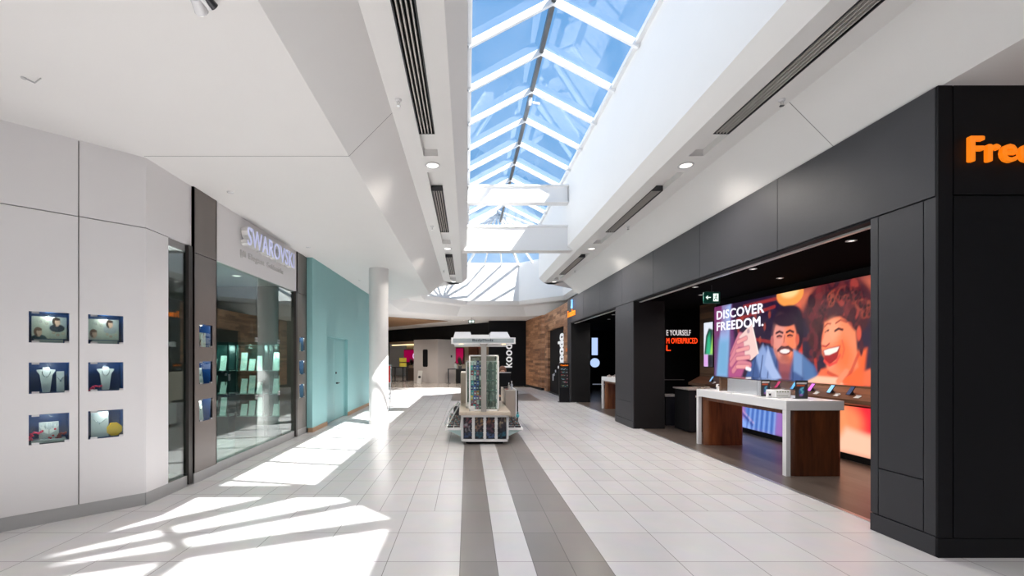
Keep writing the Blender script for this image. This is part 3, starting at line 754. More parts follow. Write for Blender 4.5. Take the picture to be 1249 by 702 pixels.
# sprinklers
def sprinkler(x, y, z, label, group='sprinkler heads on the vent bands'):
    t = thing('sprinkler', label, 'sprinkler', (x, y, z), group)
    mb = MB(); mb.lathe((x, y, z), [(.035, 0), (.032, -.012), (.014, -.016)], 16); mb.build('escutcheon', WHITEG, t)
    mb = MB(); mb.cyl((x, y, z - .015), (x, y, z - .06), .011, n=10); mb.cyl((x - .02, y, z - .035), (x + .02, y, z - .035), .006, n=6); mb.build('body', CHROME, t)
    mb = MB(); mb.cyl((x, y, z - .062), (x, y, z - .068), .024, n=14); mb.build('deflector', CHROME, t)
for side, x in (('left', -.74), ('right', 3.38)):
    for y, w in ((4.74, 'nearest'), (9.27, 'middle'), (13.85, 'far')): sprinkler(x, y, BAND, f'{w} small chrome sprinkler on the {side} vent band')
for (x, y, w) in ((-3.26, 6.07, 'above the brown pilaster'), (-3.27, 9.06, 'above the end of the shop window'), (-3.15, 12.9, 'above the teal door')):
    t = MB(); t.lathe((x, y, CEIL), [(.045, 0), (.043, -.01), (.03, -.013)], 18)
    tag(t.build('sprinkler', WHITEG), f'flat white sprinkler cap on the low ceiling {w}', 'sprinkler', 'concealed sprinkler caps')
t = MB(); t.cyl((-3.62, 3.6, CEIL), (-3.55, 3.62, CEIL - .03), .006, n=8); t.cyl((-3.55, 3.62, CEIL - .03), (-3.48, 3.6, CEIL - .006), .005, n=8); t.lathe((-3.62, 3.6, CEIL), [(.02, 0), (.018, -.008)], 12)
tag(t.build('ceiling_hook', mat('hook_grey', (.5, .5, .5), .5)), 'small wire hook on the ceiling above the angled white wall', 'hook')
# emergency spot head near the top edge
t = thing('emergency_light', 'white emergency lamp head on the low ceiling at the top edge', 'emergency light', (-1.68, 2.78, CEIL))
mb = MB(); mb.bbox(-1.74, -1.64, 2.70, 2.85, CEIL - .05, CEIL, .012); mb.build('housing', WHITEG, t)
mb = MB(); mb.cyl((-1.70, 2.76, CEIL - .03), (-1.71, 2.84, CEIL - .06), .035, .042, n=18); hd = mb.build('lamp_head', WHITEG, t)
mb = MB(); mb.cyl((-1.7101, 2.841, CEIL - .0604), (-1.7104, 2.846, CEIL - .0622), .036, n=18); mb.build('reflector', CHROME, hd)
mb = MB(); mb.cyl((-1.64, 2.75, CEIL - .02), (-1.615, 2.82, CEIL - .045), .02, .026, n=16); mb.build('lamp_head', DARKM, t)

# exit sign at the far end
t = thing('exit_sign', 'small green and white exit sign hanging far above the kiosk', 'exit sign', (.23, 24.5, 3.7))
mb = MB(); mb.box(.05, .41, 24.48, 24.54, 3.63, 3.81); mb.build('housing', mat('sign_dark_green', (.0, .035, .02), .5), t)
mb = MB(); mb.box(.09, .21, 24.47, 24.48, 3.67, 3.78); mb.box(.26, .37, 24.47, 24.48, 3.67, 3.78); mb.build('pictogram', mat('sign_white', (.8, .9, .85), .5, emit=(.8, 1, .9), estr=.5), t)
mb = MB(); mb.cyl((.23, 24.51, 3.81), (.23, 24.51, CEIL), .012, n=8); mb.build('hanger', DARKM, t)
# ================================================================== LEFT: DISPLAY NICHES
IMG_M = PRINT
def frame45(s):   # point on the angled wall at distance s, and its directions
    p = A0 + dA * s; return p
NIN = Vector((-R2, R2, 0))     # into the wall
ALW = Vector((R2, R2, 0))      # along the wall, left to right in view
def box_dir(mb, o, a, b, n, da, db, dz):
    """box from o along a (da), into n (db), up (dz)"""
    o = Vector(o); a = Vector(a); n = Vector(n)
    return mb.prism([o, o + a * da, o + a * da + n * db, o + n * db], (0, 0, dz))
def niche(o, a, n, w, z0, z1, label, group, dep=.26):
    """recess: o = left lower plan point, a along the wall to the right, n into it"""
    o = Vector((o[0], o[1], z0)); a = Vector(a); n = Vector(n); h = z1 - z0; up_ = Vector((0, 0, 1))
    t = thing('display_niche', label, 'display niche', o + a * (w / 2), group)
    b = MB(); P = lambda i, j, k: o + a * (w * i) + n * (.001 + dep * j) + up_ * (h * k)
    for q in ([(0, 0, 0), (1, 0, 0), (1, 1, 0), (0, 1, 0)], [(0, 0, 1), (1, 0, 1), (1, 1, 1), (0, 1, 1)], [(0, 0, 0), (0, 1, 0), (0, 1, 1), (0, 0, 1)],
              [(1, 0, 0), (1, 1, 0), (1, 1, 1), (1, 0, 1)], [(0, 1, 0), (1, 1, 0), (1, 1, 1), (0, 1, 1)]): b.quad(*[P(*c) for c in q])
    b.build('lining', NAVY, t)
    g = MB(); box_dir(g, o + n * .012 + a * .003 + up_ * .003, a, None, n, w - .006, .005, h - .006); g.build('glass_front', CASEGLASS, t)
    for i, k in ((.07, 0), (.07, 1), (.88, 0)):
        c = MB(); box_dir(c, o + a * (w * i) + n * .002 + up_ * (0 if k == 0 else h - .02), a, None, n, .055, .02, .02); c.build('glass_clip', ALU, t)
    lamp('strip_light', 'POINT', o + a * (w * .5) + n * .07 + up_ * (h - .03), 0.38, (1, .97, .92), t, .02)
    return t
def ad_picture(label, o, a, n, w, h, flip, group):
    """card with four little fashion photographs"""
    t = thing('picture_card', label, 'picture', o, group)
    b = MB(); box_dir(b, Vector(o) + n * .003, a, None, n, w, .012, h); b.build('card', PALEGREY, t)
    p = Pic(1.0, .72, 100, 72, (.50, .52, .46))
    p.poly([(0, 0), (.5, 0), (.5, .36), (0, .36)], (.55, .56, .50)); p.poly([(.5, .36), (1, .36), (1, .72), (.5, .72)], (.42, .46, .48))
    def girl(cx, cy, s, hair, dress):
        p.ell(cx, cy - .20 * s, .22 * s, .13 * s, dress, 0, .1); p.ell(cx - .03 * s, cy + .02 * s, .115 * s, .15 * s, hair, 0, .15)
        p.poly([(cx - .04 * s, cy - .14 * s), (cx + .04 * s, cy - .14 * s), (cx + .035 * s, cy), (cx - .035 * s, cy)], (.62, .38, .28))
        p.ell(cx + .01 * s, cy, .075 * s, .105 * s, (.66, .42, .32), 12, .15); p.ell(cx, cy + .10 * s, .09 * s, .05 * s, hair, 0, .2)
    girl(.72, .55, 1.0, (.03, .015, .012), (.03, .04, .07) if not flip else (.4, .42, .46)); girl(.2, .20, 1.0, (.16, .07, .04), (.02, .08, .12) if not flip else (.5, .5, .48))
    for x, y, c in ((.62, .2, (.55, .35, .22)), (.74, .13, (.45, .2, .12)), (.9, .18, (.6, .45, .3)), (.25, .55, (.35, .33, .3)), (.42, .5, (.3, .28, .25))):
        p.ell(x, y, .045, .04, c, 0, .2); p.ell(x, y, .022, .018, (.6, .58, .52), 0, .2)
    for k in range(3): p.stroke([(.12 + k * .1, .7), (.16 + k * .1, .52), (.2 + k * .1, .7)], .004, (.3, .3, .3))
    p.x *= 1; p.W = w; p.H = h; ob = p.build('print', Vector(o) + n * .002, a, (0, 0, 1), t, IMG_M)
    return t
def bust(label, o, a, n, w, h, group):
    t = thing('necklace_bust', label, 'jewellery display', o, group); o = Vector(o); up_ = Vector((0, 0, 1))
    b = MB(); prof = [(-.20, 0), (.20, 0), (.33, .70), (.50, .86), (.49, .90), (.20, .91), (.17, 1.0), (-.17, 1.0), (-.20, .91), (-.49, .90), (-.50, .86), (-.33, .70)]
    b.prism([o + a * (x * w) + up_ * (z * h) for x, z in prof], n * .05); b.build('torso', PALEGREY, t)
    c = MB(); pts = [o - n * .004 + a * (w * .21 * math.cos(q)) + up_ * (h * (.84 + .22 * math.sin(q))) for q in [math.pi * (1 + k / 12) for k in range(13)]]
    c.tube(pts, .0025, 6); c.ball(pts[6], .006, nu=8, nv=6); c.build('necklace', CHROME, t)
    return t
def easel_box(label, o, a, n, w, h, group, pend=True):
    t = thing('jewellery_stand', label, 'jewellery display', o, group); o = Vector(o); up_ = Vector((0, 0, 1))
    b = MB(); b.prism([o, o + a * w, o + a * w + up_ * h + n * .03, o + up_ * h + n * .03], n * .025); b.build('board', PALEGREY, t)
    if pend:
        c = MB(); m_ = o + a * (w / 2) - n * .003
        c.tube([m_ - a * (w * .38) + up_ * (h * .72) + n * .02, m_ + up_ * (h * .55) + n * .015, m_ + a * (w * .38) + up_ * (h * .72) + n * .02], .002, 6); c.ball(m_ + up_ * (h * .54) + n * .012, .009, nu=8, nv=6)
        c.build('pendant', CHROME, t)
    return t
CG = 'jewellery displays in the wall niches'
nn = NIN.copy(); al = ALW.copy()
cols = {}
for ci, (s0, s1) in enumerate(NS):           # 0 = right column, 1 = left column (farther along dA)
    o2 = A0 + dA * s1; w = s1 - s0
    for ri, (z0, z1) in enumerate(NZ):
        cn = 'right' if ci == 0 else 'left'; rn = ('top', 'middle', 'bottom')[ri]
        niche((o2.x, o2.y), al, nn, w, z0, z1, f'navy lined display niche, {rn} {cn} of the six in the angled white wall', 'display niches in the angled white wall')
    cols[ci] = (Vector((o2.x, o2.y, 0)), w)
up_ = Vector((0, 0, 1))
for ci in (0, 1):
    o, w = cols[ci]; cn = ('right', 'left')[ci]
    ad_picture(f'picture card of models and jewellery in the top {cn} wall niche', o + up_ * (NZ[0][0] + .045) + nn * .10 + al * (w * (.02 if ci == 0 else .07)), al, nn, w * .88, .225, ci == 0, 'picture cards in the wall niches')
    b = MB(); box_dir(b, o + up_ * (NZ[0][0] + .001) + nn * .06 + al * (w * .13), al, None, nn, w * .72, .10, .035)
    tag(b.build('display_plinth', PALEGREY), f'low grey plinth below the picture card in the top {cn} wall niche', 'plinth', 'plinths in the wall niches')
o, w = cols[1]; zb = NZ[1][0] + .001
bust('wide grey necklace bust in the middle left wall niche', o + up_ * zb + nn * .13 + al * (w * .43), al, nn, w * .48, .26, CG)
easel_box('slim grey bracelet stand beside the bust in the middle left wall niche', o + up_ * zb + nn * .12 + al * (w * .69), al, nn, w * .20, .215, CG)
o0, w0 = cols[0]
bust('grey necklace bust standing alone in the middle right wall niche', o0 + up_ * zb + nn * .13 + al * (w0 * .53), al, nn, w0 * .50, .26, CG)
def figurine(label, o, a, n, w, h, m, group):
    """little curled dragon of faceted lumps"""
    t = MB(); o = Vector(o)
    path = [(0, .0), (.18, .12), (.05, .38), (.3, .5), (.2, .72), (.45, .92), (.8, .78), (1.0, .95)]
    P = [o + a * (w * (x - .5)) + up_ * (h * (z * .9 + .05)) for x, z in path]
    for k, (p, q) in enumerate(zip(P[:-1], P[1:])): t.cyl(p, q, .008 + .003 * (k % 2), .009, 7)
    for p in P: t.ball(p, .012, nu=7, nv=5)
    t.cyl(P[0] - a * .02 + up_ * -.002, P[0] + a * .03, .007, n=6)
    return tag(t.build('figurine', m), label, 'figurine', group)
figurine('small hot pink curled figurine in the middle right wall niche', o0 + up_ * (zb + .005) + nn * .10 + al * (w0 * .24), al, nn, .09, .05, PINK, 'pink figurines')
z3 = NZ[2][0] + .001
b = MB(); box_dir(b, o + up_ * z3 + nn * .05 + al * (w * .06), al, None, nn, w * .86, .16, .03)
tag(b.build('display_plinth', PALEGREY), 'long grey plinth under the butterfly necklace in the bottom left wall niche', 'plinth', 'plinths in the wall niches')
easel_box('grey board behind the butterfly necklace in the bottom left wall niche', o + up_ * (z3 + .031) + nn * .12 + al * (w * .25), al, nn, w * .50, .17, CG, False)
b = MB(); cc = o + up_ * (z3 + .10) + nn * .10 + al * (w * .5)
for sx in (-1, 1):
    b.prism([cc + al * (sx * x) + up_ * z for x, z in ((.004, -.02), (.05, .015), (.075, .075), (.055, .06), (.045, .085), (.03, .04), (.006, .03))], nn * .008)
for sx in (-1, 1): b.tube([cc + al * (.02 * sx) + up_ * .03, cc + al * (.018 * sx) + up_ * .095 + nn * .02], .003, 6)
bt = b.build('butterfly_necklace', mat('silver_crystal', (.85, .86, .88), .25, metal=.1)); tag(bt, 'silver butterfly necklace with red stones in the bottom left wall niche', 'necklace')
b = MB()
for x, z in ((-.05, .02), (.045, .03), (.03, -.035), (.0, -.055), (.012, -.06)): b.ball(cc + al * x + up_ * z - nn * .008, .010, nu=8, nv=6)
b.build('red_stones', mat('ruby', (.55, .01, .02), .15), bt)
figurine('hot pink dragon figurine left of the butterfly necklace in the bottom niche', o + up_ * (z3 + .036) + nn * .09 + al * (w * .15), al, nn, .09, .085, PINK, 'pink figurines')
figurine('dark red figurine right of the butterfly necklace in the bottom niche', o + up_ * (z3 + .036) + nn * .10 + al * (w * .82), al, nn, .06, .05, mat('dark_red', (.25, .01, .02), .4), 'pink figurines')
easel_box('tall pale grey pendant board in the bottom right wall niche', o0 + up_ * z3 + nn * .10 + al * (w0 * .11), al, nn, w0 * .5, .275, CG)
b = MB(); cc = o0 + up_ * (z3 + .072) + nn * .10 + al * (w0 * .775)
b.prism([cc + al * (.072 * math.cos(math.radians(22.5 + 45 * k))) + up_ * (.076 * math.sin(math.radians(22.5 + 45 * k))) for k in range(8)], nn * .05)
tag(b.build('gift_box', YELLOW), 'bright yellow octagonal gift box in the bottom right wall niche', 'gift box')

# niches in the brown pilasters (looking along -X from the walk: left to right is +Y)
a_, n_ = Vector((0, 1, 0)), Vector((-1, 0, 0))
for (y0, nm) in ((P1[0] + .12, 'wide brown pilaster'), (P2[0] + .12, 'narrow brown pilaster beside the teal wall')):
    for ri, (z0, z1) in enumerate(NZ):
        rn = ('top', 'middle', 'bottom')[ri]
        niche((XL + .03, y0), a_, n_, .31, z0, z1, f'{rn} navy display niche in the {nm}', 'display niches in the brown pilasters', .24)
        base = Vector((XL + .03, y0, z0 + .001))
        if ri == 0:
            ad_picture(f'pale portrait card in the top niche of the {nm}', base + n_ * .06 + a_ * .10, a_, n_, .15, .2, True, 'picture cards in the wall niches')
        else:
            easel_box(f'white bracelet board in the {rn} niche of the {nm}', base + n_ * .06 + a_ * .07, a_, n_, .13, .22 if ri == 1 else .27, CG)

# ------------------------------------------------------------------ shop sign
t = thing('shop_sign', 'raised lit letters of the jeweller sign above the shop window', 'sign', (XL, 8, 3.4))
SIGNF = mat('sign_face_lavender', (.62, .64, .84), .3, emit=(.6, .65, 1.0), estr=.14)
xs = XL + .14
text_mb('SWAROVSKI', (xs, 7.08, 3.50), (0, 1, 0), (0, 0, 1), 1.90, .30, .012, .0).build('letters', SIGNF, t)
text_mb('SWAROVSKI', (xs - .105, 7.08, 3.50), (0, 1, 0), (0, 0, 1), 1.90, .30, .10, .0).build('letter_returns', mat('sign_return', (.82, .82, .80), .25, metal=.3), t)
text_mb('by Elegant Goldsmiths', (XL + .012, 7.1, 3.30), (0, 1, 0), (0, 0, 1), .17, .13, .01, .0).build('small_word', mat('sign_small', (.56, .55, .54), .5), t)
text_mb('Elegant', (XL + .012, 7.36, 3.30), (0, 1, 0), (0, 0, 1), .58, .13, .01, .0).build('small_word', mat('sign_small'), t)
text_mb('Goldsmiths', (XL + .012, 8.03, 3.335), (0, 1, 0), (0, 0, 1), .72, .10, .01, .0).build('small_word', mat('sign_small'), t)

# ------------------------------------------------------------------ jeweller interior
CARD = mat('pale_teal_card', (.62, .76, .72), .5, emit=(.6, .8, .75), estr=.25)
TEALFR = mat('dark_teal_metal', (.012, .05, .05), .3, metal=.2)
def cabinet(x0, x1, label):
    y0, y1 = 9.45, 9.93
    t = thing('display_cabinet', label, 'display cabinet', ((x0 + x1) / 2, (y0 + y1) / 2, 0), 'glass cabinets inside the jeweller shop')
    b = MB()
    b.box(x0, x1, y1 - .02, y1, .0, 2.0); b.box(x0, x1, y0, y1, 1.96, 2.02); b.box(x0, x1, y0, y1, 0, .42)
    for x in (x0, x1 - .03): b.box(x, x + .03, y0, y0 + .03, .42, 1.96); b.box(x, x + .03, y1 - .03, y1, .42, 1.96)
    b.build('carcass', TEALFR, t)
    for k, z in enumerate((.42, .90, 1.40)):
        s = MB(); s.box(x0 + .03, x1 - .03, y0 + .02, y1 - .03, z + .002, z + .012); s.build('glass_shelf', mat('shelf_glass', (.45, .66, .62), .15), t)
        n = max(2, int((x1 - x0) / .2))
        for i in range(n):
            c = MB(); xx = x0 + .05 + (x1 - x0 - .1) * i / n; hh = .26 + .07 * ((i + k) % 3)
            c.prism([(xx, y0 + .12, z + .014), (xx + .13, y0 + .12, z + .014), (xx + .13, y0 + .19, z + hh), (xx, y0 + .19, z + hh)], (0, .012, 0))
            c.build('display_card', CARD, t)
    d = MB(); d.box(x0 + .03, x1 - .03, y0 - .004, y0, .42, 1.96); d.build('glass_door', CASEGLASS, t)
    h = MB(); h.box(x1 - .06, x1 - .045, y0 - .02, y0 - .004, 1.1, 1.2); h.build('lock', CHROME, t)
    lamp('case_light', 'POINT', ((x0 + x1) / 2, y0 + .08, 1.9), 5, (.85, 1, .95), t, .03)
cabinet(-6.7, -6.0, 'glass jewellery cabinet farthest left inside the shop')
cabinet(-5.85, -5.12, 'teal lit glass cabinet seen at the left edge of the shop window')
cabinet(-4.98, -4.36, 'teal lit glass cabinet in the middle of the shop window')
cabinet(-4.28, -3.96, 'slim teal glass cabinet at the right end of the shop')
t = thing('display_counter', 'low dark counter behind the tall glass panel inside the shop', 'counter', (-5.3, 6.9, 0))
b = MB(); b.bbox(-5.9, -4.6, 6.5, 7.3, .1, .9, .01); b.build('body', TEALFR, t)
b = MB(); b.box(-5.92, -4.58, 6.48, 7.32, .9, 1.15); b.build('glass_top', CASEGLASS, t); b = MB(); b.box(-5.85, -4.65, 6.55, 7.25, 0, .1); b.build('plinth', BLACKD, t)
b = MB(); b.box(-5.8, -4.7, 6.6, 7.2, .905, .93); b.build('tray', CARD, t)
downlight(-4.5, 8.6, 3.29, 'warm downlight in the jeweller shop ceiling behind the window', 'shop downlights', 40, .08)
downlight(-4.6, 6.2, 3.29, 'downlight in the jeweller shop ceiling behind the tall glass panel', 'shop downlights', 25, .08)
t = thing('display_dish', 'round silver dish stack on the shop floor display behind the window', 'dish', (-4.35, 7.2, .3))
b = MB(); b.lathe((-4.35, 7.2, .30), [(.05, 0), (.14, .03), (.15, .06), (.13, .06), (.04, .04)], 20); b.build('bowl', CHROME, t)
b = MB(); b.ball((-4.35, 7.2, .42), .09, .09, .06); b.build('cushion', PALEGREY, t)
b = MB(); b.bbox(-4.56, -3.95, 6.9, 7.5, .0, .30, .01); tag(b.build('window_platform', WHITEG), 'low white window platform carrying the silver dish', 'platform')

# ================================================================== BLACK STORE
# near orange sign and the small far one
t = thing('store_sign', 'large orange raised letters on the near black face at the right edge', 'sign', (4.19, 3.69, 3.3), 'orange store signs')
text_mb('Freedom', (4.185, 3.694, 3.31), (1, 0, 0), (0, 0, 1), 1.10, .205, .03, .034).build('letters', ORANGE_L, t)
t = thing('store_sign', 'small orange letters with a blue mark at the far end of the black fascia', 'sign', (XR - .01, 16.5, 3.3), 'orange store signs')
text_mb('Freedom', (XR - .004, 17.28, 3.27), (0, -1, 0), (0, 0, 1), 1.15, .25, .02, .03).build('letters', ORANGE_L, t)
b = MB(); b.cyl((XR - .02, 16.55, 3.56), (XR - .02, 16.55, 3.80), .05, .035, 12); b.ball((XR - .02, 16.55, 3.84), .05, nu=10, nv=6); b.build('blue_mark', mat('sign_blue', (.1, .3, .9), .4, emit=(.15, .35, 1), estr=.5), t)

# the big lit picture: w runs from the far end (left) to the near end (right)
GL = 1.23; GH = 1.74
big = thing('lit_picture', 'huge backlit picture of a smiling man and a laughing curly haired woman', 'lit picture', (XS, 8.55, GL))
W_ = 5.3
p = Pic(W_, GH, 420, 138, (.035, .015, .06))
NAV = (.02, .015, .055)
p.poly([(0, 0), (.95, 0), (.75, GH), (0, GH)], (.22, .07, .22), .08)
p.poly([(.12, 0), (.55, 0), (.72, 1.74), (.35, 1.74)], (.40, .55, .85), .06); p.poly([(.1, 0), (.6, 0), (.62, .9), (.2, .9)], (.20, .45, .65), .15, .8)
p.poly([(.0, 1.1), (.5, 1.1), (.5, GH), (0, GH)], (.30, .05, .18), .25, .7)
for (x0, y0, x1, y1) in ((.95, 1.35, 2.2, 1.5), (1.0, .95, 2.3, .75), (1.2, 1.62, 2.4, 1.66), (2.7, 1.25, 3.3, 1.2), (2.9, .8, 3.4, .78), (2.75, .4, 3.3, .42)):
    p.stroke([(x0, y0), (x1, y1)], .035, (.42, .05, .05), .85)
for k in range(16): p.ell(1.0 + .15 * k, 1.1 + .3 * math.sin(k * 2.1), .04, .08, (.5, .10, .06), 0, .4, .7)
p.poly([(2.75, 0), (3.35, 0), (3.35, GH), (2.75, GH)], (.05, .02, .06), .1, .6); p.stroke([(2.92, .1), (2.86, 1.5)], .05, (.75, .08, .04), .9)
p.stroke([(3.28, .1), (3.2, 1.2)], .03, (.6, .07, .04), .8)
p.poly([(2.7, 1.35), (5.3, 1.45), (5.3, GH), (2.7, GH)], (.75, .22, .13), .15, .9)
p.ell(2.62, 1.70, .36, .24, (1.0, .42, .12), 0, .06); p.ell(2.62, 1.78, .25, .16, (1.0, .70, .35), 0, .3)
# man: shirt, neck, face
p.poly([(1.25, 0), (1.45, .35), (1.95, .72), (2.3, .6), (2.75, .62), (3.25, .3), (3.4, 0)], (.09, .16, .36), .03)
p.poly([(1.85, .75), (2.15, .3), (2.3, 0), (1.8, 0), (1.6, .5)], (.38, .50, .78), .05, .8); p.poly([(2.9, .55), (3.2, .3), (3.3, 0), (3.0, 0)], (.15, .28, .5), .05, .7)
for k in range(7): p.stroke([(1.5 + .24 * k, 0), (1.62 + .22 * k, .5)], .018, (.03, .07, .2), .7)
p.poly([(2.36, .0), (2.62, .0), (2.70, .7), (2.28, .7)], (.30, .09, .12), .08)
p.poly([(2.34, .18), (2.62, .18), (2.72, .75), (2.28, .75)], (.42, .13, .15), .05)
p.ell(2.56, 1.14, .40, .34, (.03, .01, .035), 0, .08); p.ell(2.60, 1.24, .34, .22, (.04, .015, .045), 10, .1); p.ell(2.85, .95, .12, .34, (.03, .01, .04), 0, .15)
p.ell(2.48, .80, .325, .46, (.80, .30, .22), 0, .07); p.ell(2.36, .86, .2, .38, (.82, .42, .38), 0, .5, .6); p.ell(2.62, .75, .17, .35, (1.0, .30, .12), 0, .5, .7)
p.ell(2.50, 1.20, .33, .13, (.05, .02, .05), -4, .15); p.ell(2.13, .80, .05, .11, (.55, .18, .18), 0, .2); p.ell(2.82, .80, .05, .11, (.7, .16, .10), 0, .2)
for ex in (2.34, 2.63):
    p.stroke([(ex - .09, .955), (ex, .985), (ex + .09, .95)], .022, (.08, .02, .04)); p.stroke([(ex - .065, .885), (ex, .90), (ex + .065, .88)], .017, (.06, .015, .03)); p.ell(ex, .86, .07, .02, (.55, .15, .12), 0, .4, .6)
p.stroke([(2.49, .90), (2.46, .74), (2.52, .72)], .014, (.45, .12, .10), .8); p.ell(2.48, .72, .075, .035, (.85, .30, .22), 0, .4)
p.stroke([(2.30, .60), (2.40, .665), (2.49, .65), (2.58, .665), (2.69, .60)], .030, (.10, .03, .05), .95)
p.ell(2.49, .575, .155, .065, (.30, .04, .05), 0, .1); p.ell(2.49, .585, .135, .042, (.95, .86, .84), 0, .1); p.ell(2.49, .45, .14, .07, (.35, .10, .10), 0, .5, .6)
p.stroke([(2.22, .62), (2.30, .42), (2.48, .35), (2.66, .42), (2.76, .62)], .03, (.25, .07, .09), .3)
p.poly([(2.0, .70), (2.2, .28), (2.4, .05), (2.15, 0), (1.9, .3)], (.45, .55, .80), .03)
p.poly([(2.72, .62), (2.72, .2), (2.95, .1), (2.95, .5)], (.25, .38, .62), .04)
# hand holding a phone
SK = (.72, .30, .36)
p.poly([(.62, 0), (1.1, 0), (1.30, .35), (1.15, .8), (.85, .75), (.62, .3)], (.50, .13, .30), .05)
for (q0, q1, q2) in (((.75, .55), (1.05, .98), (1.32, .92)), ((.72, .42), (.98, .78), (1.38, .72)), ((.72, .3), (1.0, .55), (1.42, .50)), ((.80, .15), (1.05, .36), (1.40, .30))):
    p.stroke([q0, q1, q2], .075, (.35, .06, .20)); p.stroke([q0, q1, q2], .062, SK)
p.poly([(1.02, .93), (1.48, 1.22), (1.70, .55), (1.45, .40), (1.25, .45), (1.20, .8)], (.88, .66, .62), .012); p.stroke([(1.48, 1.22), (1.70, .55)], .012, (1, .9, .85)); p.ell(1.36, 1.05, .05, .05, (.5, .35, .4), 0, .2)
for q in (((.98, .82), (1.28, .90)), ((.95, .62), (1.36, .68)), ((.95, .44), (1.38, .47)), ((.95, .25), (1.36, .26))):
    p.stroke(q, .055, (.40, .09, .20)); p.stroke(q, .043, (.85, .42, .42))
p.stroke([(1.30, .22), (1.42, .20)], .04, (.95, .9, .95))
# woman: hair, face turned left, open laugh
px_keep = p.x; p.x = (p.x - 3.39) / .72 + 3.76
p.poly([(3.5, 0), (3.75, .25), (4.25, .35), (4.8, .2), (5.3, .35), (5.3, 0)], (.95, .22, .10), .04)
p.poly([(3.95, 0), (4.1, .45), (5.0, .6), (4.9, 0)], (1.0, .20, .06), .06)
rng = random.Random(3)
p.ell(4.2, 1.28, .98, .56, (.10, .02, .04), 0, .12); p.ell(3.75, 1.0, .35, .5, (.09, .02, .04), 0, .2)
for k in range(240):
    an = rng.uniform(0, 6.28); rr = rng.uniform(.35, 1.0)
    hx = 4.15 + .85 * rr * math.cos(an); hy = 1.24 + .56 * rr * math.sin(an)
    if hx < 3.45 + .3 * max(0, .9 - hy): continue
    c = rng.choice([(.10, .015, .03), (.18, .03, .04), (.06, .01, .03), (.40, .07, .06), (.24, .04, .05)])
    p.ell(hx, hy, rng.uniform(.07, .14), rng.uniform(.07, .13), c, rng.uniform(0, 180), .2)
p.ell(4.22, .70, .46, .44, (.85, .22, .12), -16, .06)
p.poly([(3.85, 1.08), (4.3, 1.14), (4.72, .88), (4.78, .3), (4.3, .12), (3.98, .20), (3.86, .45), (3.74, .58), (3.80, .72)], (.98, .33, .17), .04)
p.ell(4.1, .92, .2, .2, (1.0, .48, .30), 0, .6, .8); p.ell(4.4, .50, .22, .28, (1.0, .24, .08), 20, .6, .9); p.ell(4.02, .42, .12, .14, (1.0, .42, .30), 0, .6, .7)
p.stroke([(3.86, 1.0), (3.94, 1.05), (4.04, 1.04)], .015, (.40, .07, .05), .8); p.stroke([(4.18, 1.04), (4.32, 1.09), (4.48, 1.04)], .016, (.40, .07, .05), .8)
p.stroke([(3.88, .90), (3.97, .93)], .02, (.12, .02, .03)); p.stroke([(4.16, .91), (4.26, .945), (4.38, .92)], .02, (.12, .02, .03))
p.poly([(3.90, .92), (3.98, .9), (4.02, .72), (3.88, .66), (3.76, .70)], (1.0, .42, .26), .03); p.stroke([(3.80, .665), (3.90, .65), (4.0, .70)], .016, (.55, .06, .05))
p.poly([(3.80, .58), (3.95, .62), (4.32, .66), (4.22, .44), (4.02, .34), (3.88, .38)], (.45, .02, .03), .015)
p.poly([(3.83, .58), (3.98, .61), (4.28, .64), (4.22, .56), (4.0, .50), (3.87, .50)], (.98, .88, .80), .012)
p.stroke([(3.85, .40), (4.0, .32), (4.2, .38), (4.30, .50)], .024, (.85, .10, .08)); p.stroke([(4.36, .74), (4.42, .6), (4.36, .45)], .02, (.70, .10, .06), .6)
p.stroke([(3.96, .20), (4.3, .10), (4.6, .22), (4.78, .5)], .035, (.55, .04, .03), .6)
p.ell(4.80, .84, .06, .12, (.75, .14, .08), 0, .3); p.ell(4.86, .62, .05, .14, (.12, .02, .04), 0, .3)
for k in range(150):
    an = rng.uniform(.15, 3.3); rr = rng.uniform(.82, 1.12)
    hx = 4.35 + .66 * rr * math.cos(an); hy = 1.08 + .46 * rr * math.sin(an)
    if 3.75 < hx < 4.7 and hy < 1.10: continue
    c = rng.choice([(.08, .012, .03), (.18, .03, .04), (.34, .07, .05), (.26, .05, .05), (.38, .10, .07)] if hx > 3.9 else [(.06, .01, .03), (.14, .02, .04), (.3, .05, .06)])
    s_ = rng.uniform(.04, .09); p.ell(hx, hy, s_, s_ * rng.uniform(.6, 1), c, rng.uniform(0, 180), .25); p.ell(hx + .01, hy - .01, s_ * .55, s_ * .4, (.05, .01, .02), rng.uniform(0, 180), .3)
for k in range(40):
    hx = rng.uniform(3.42, 3.72); hy = rng.uniform(.45, 1.35) + (3.72 - hx) * .2; s_ = rng.uniform(.05, .09)
    p.ell(hx, hy, s_, s_, rng.choice([(.06, .01, .03), (.20, .03, .05), (.10, .02, .03)]), 0, .3)
p.x = px_keep
p.poly([(3.0, 0), (3.3, .13), (3.75, .12), (3.85, 0)], (1.0, .62, .45), .03); p.stroke([(3.75, .05), (3.9, .22)], .05, (1.0, .35, .2))
p.c = np.clip(p.c, 0, 1) ** 1.25
p.build('picture_panel', (XS - .031, 11.2, GL), (0, -1, 0), (0, 0, 1), big, PRINT_LIT)
b = MB(); b.box(XS - .03, XS + .019, 5.9, 11.2, GL, GL + GH); b.build('light_box', BLACKD, big)
LET = mat('white_letters', (.8, .8, .82), .4, emit=(.9, .9, 1), estr=.42)
text_mb('DISCOVER', (XS - .034, 11.07, 2.645), (0, -1, 0), (0, 0, 1), 1.75, .205, .003, .055).build('headline', LET, big)
text_mb('FREEDOM.', (XS - .034, 11.07, 2.365), (0, -1, 0), (0, 0, 1), 1.73, .205, .003, .055).build('headline', LET, big)
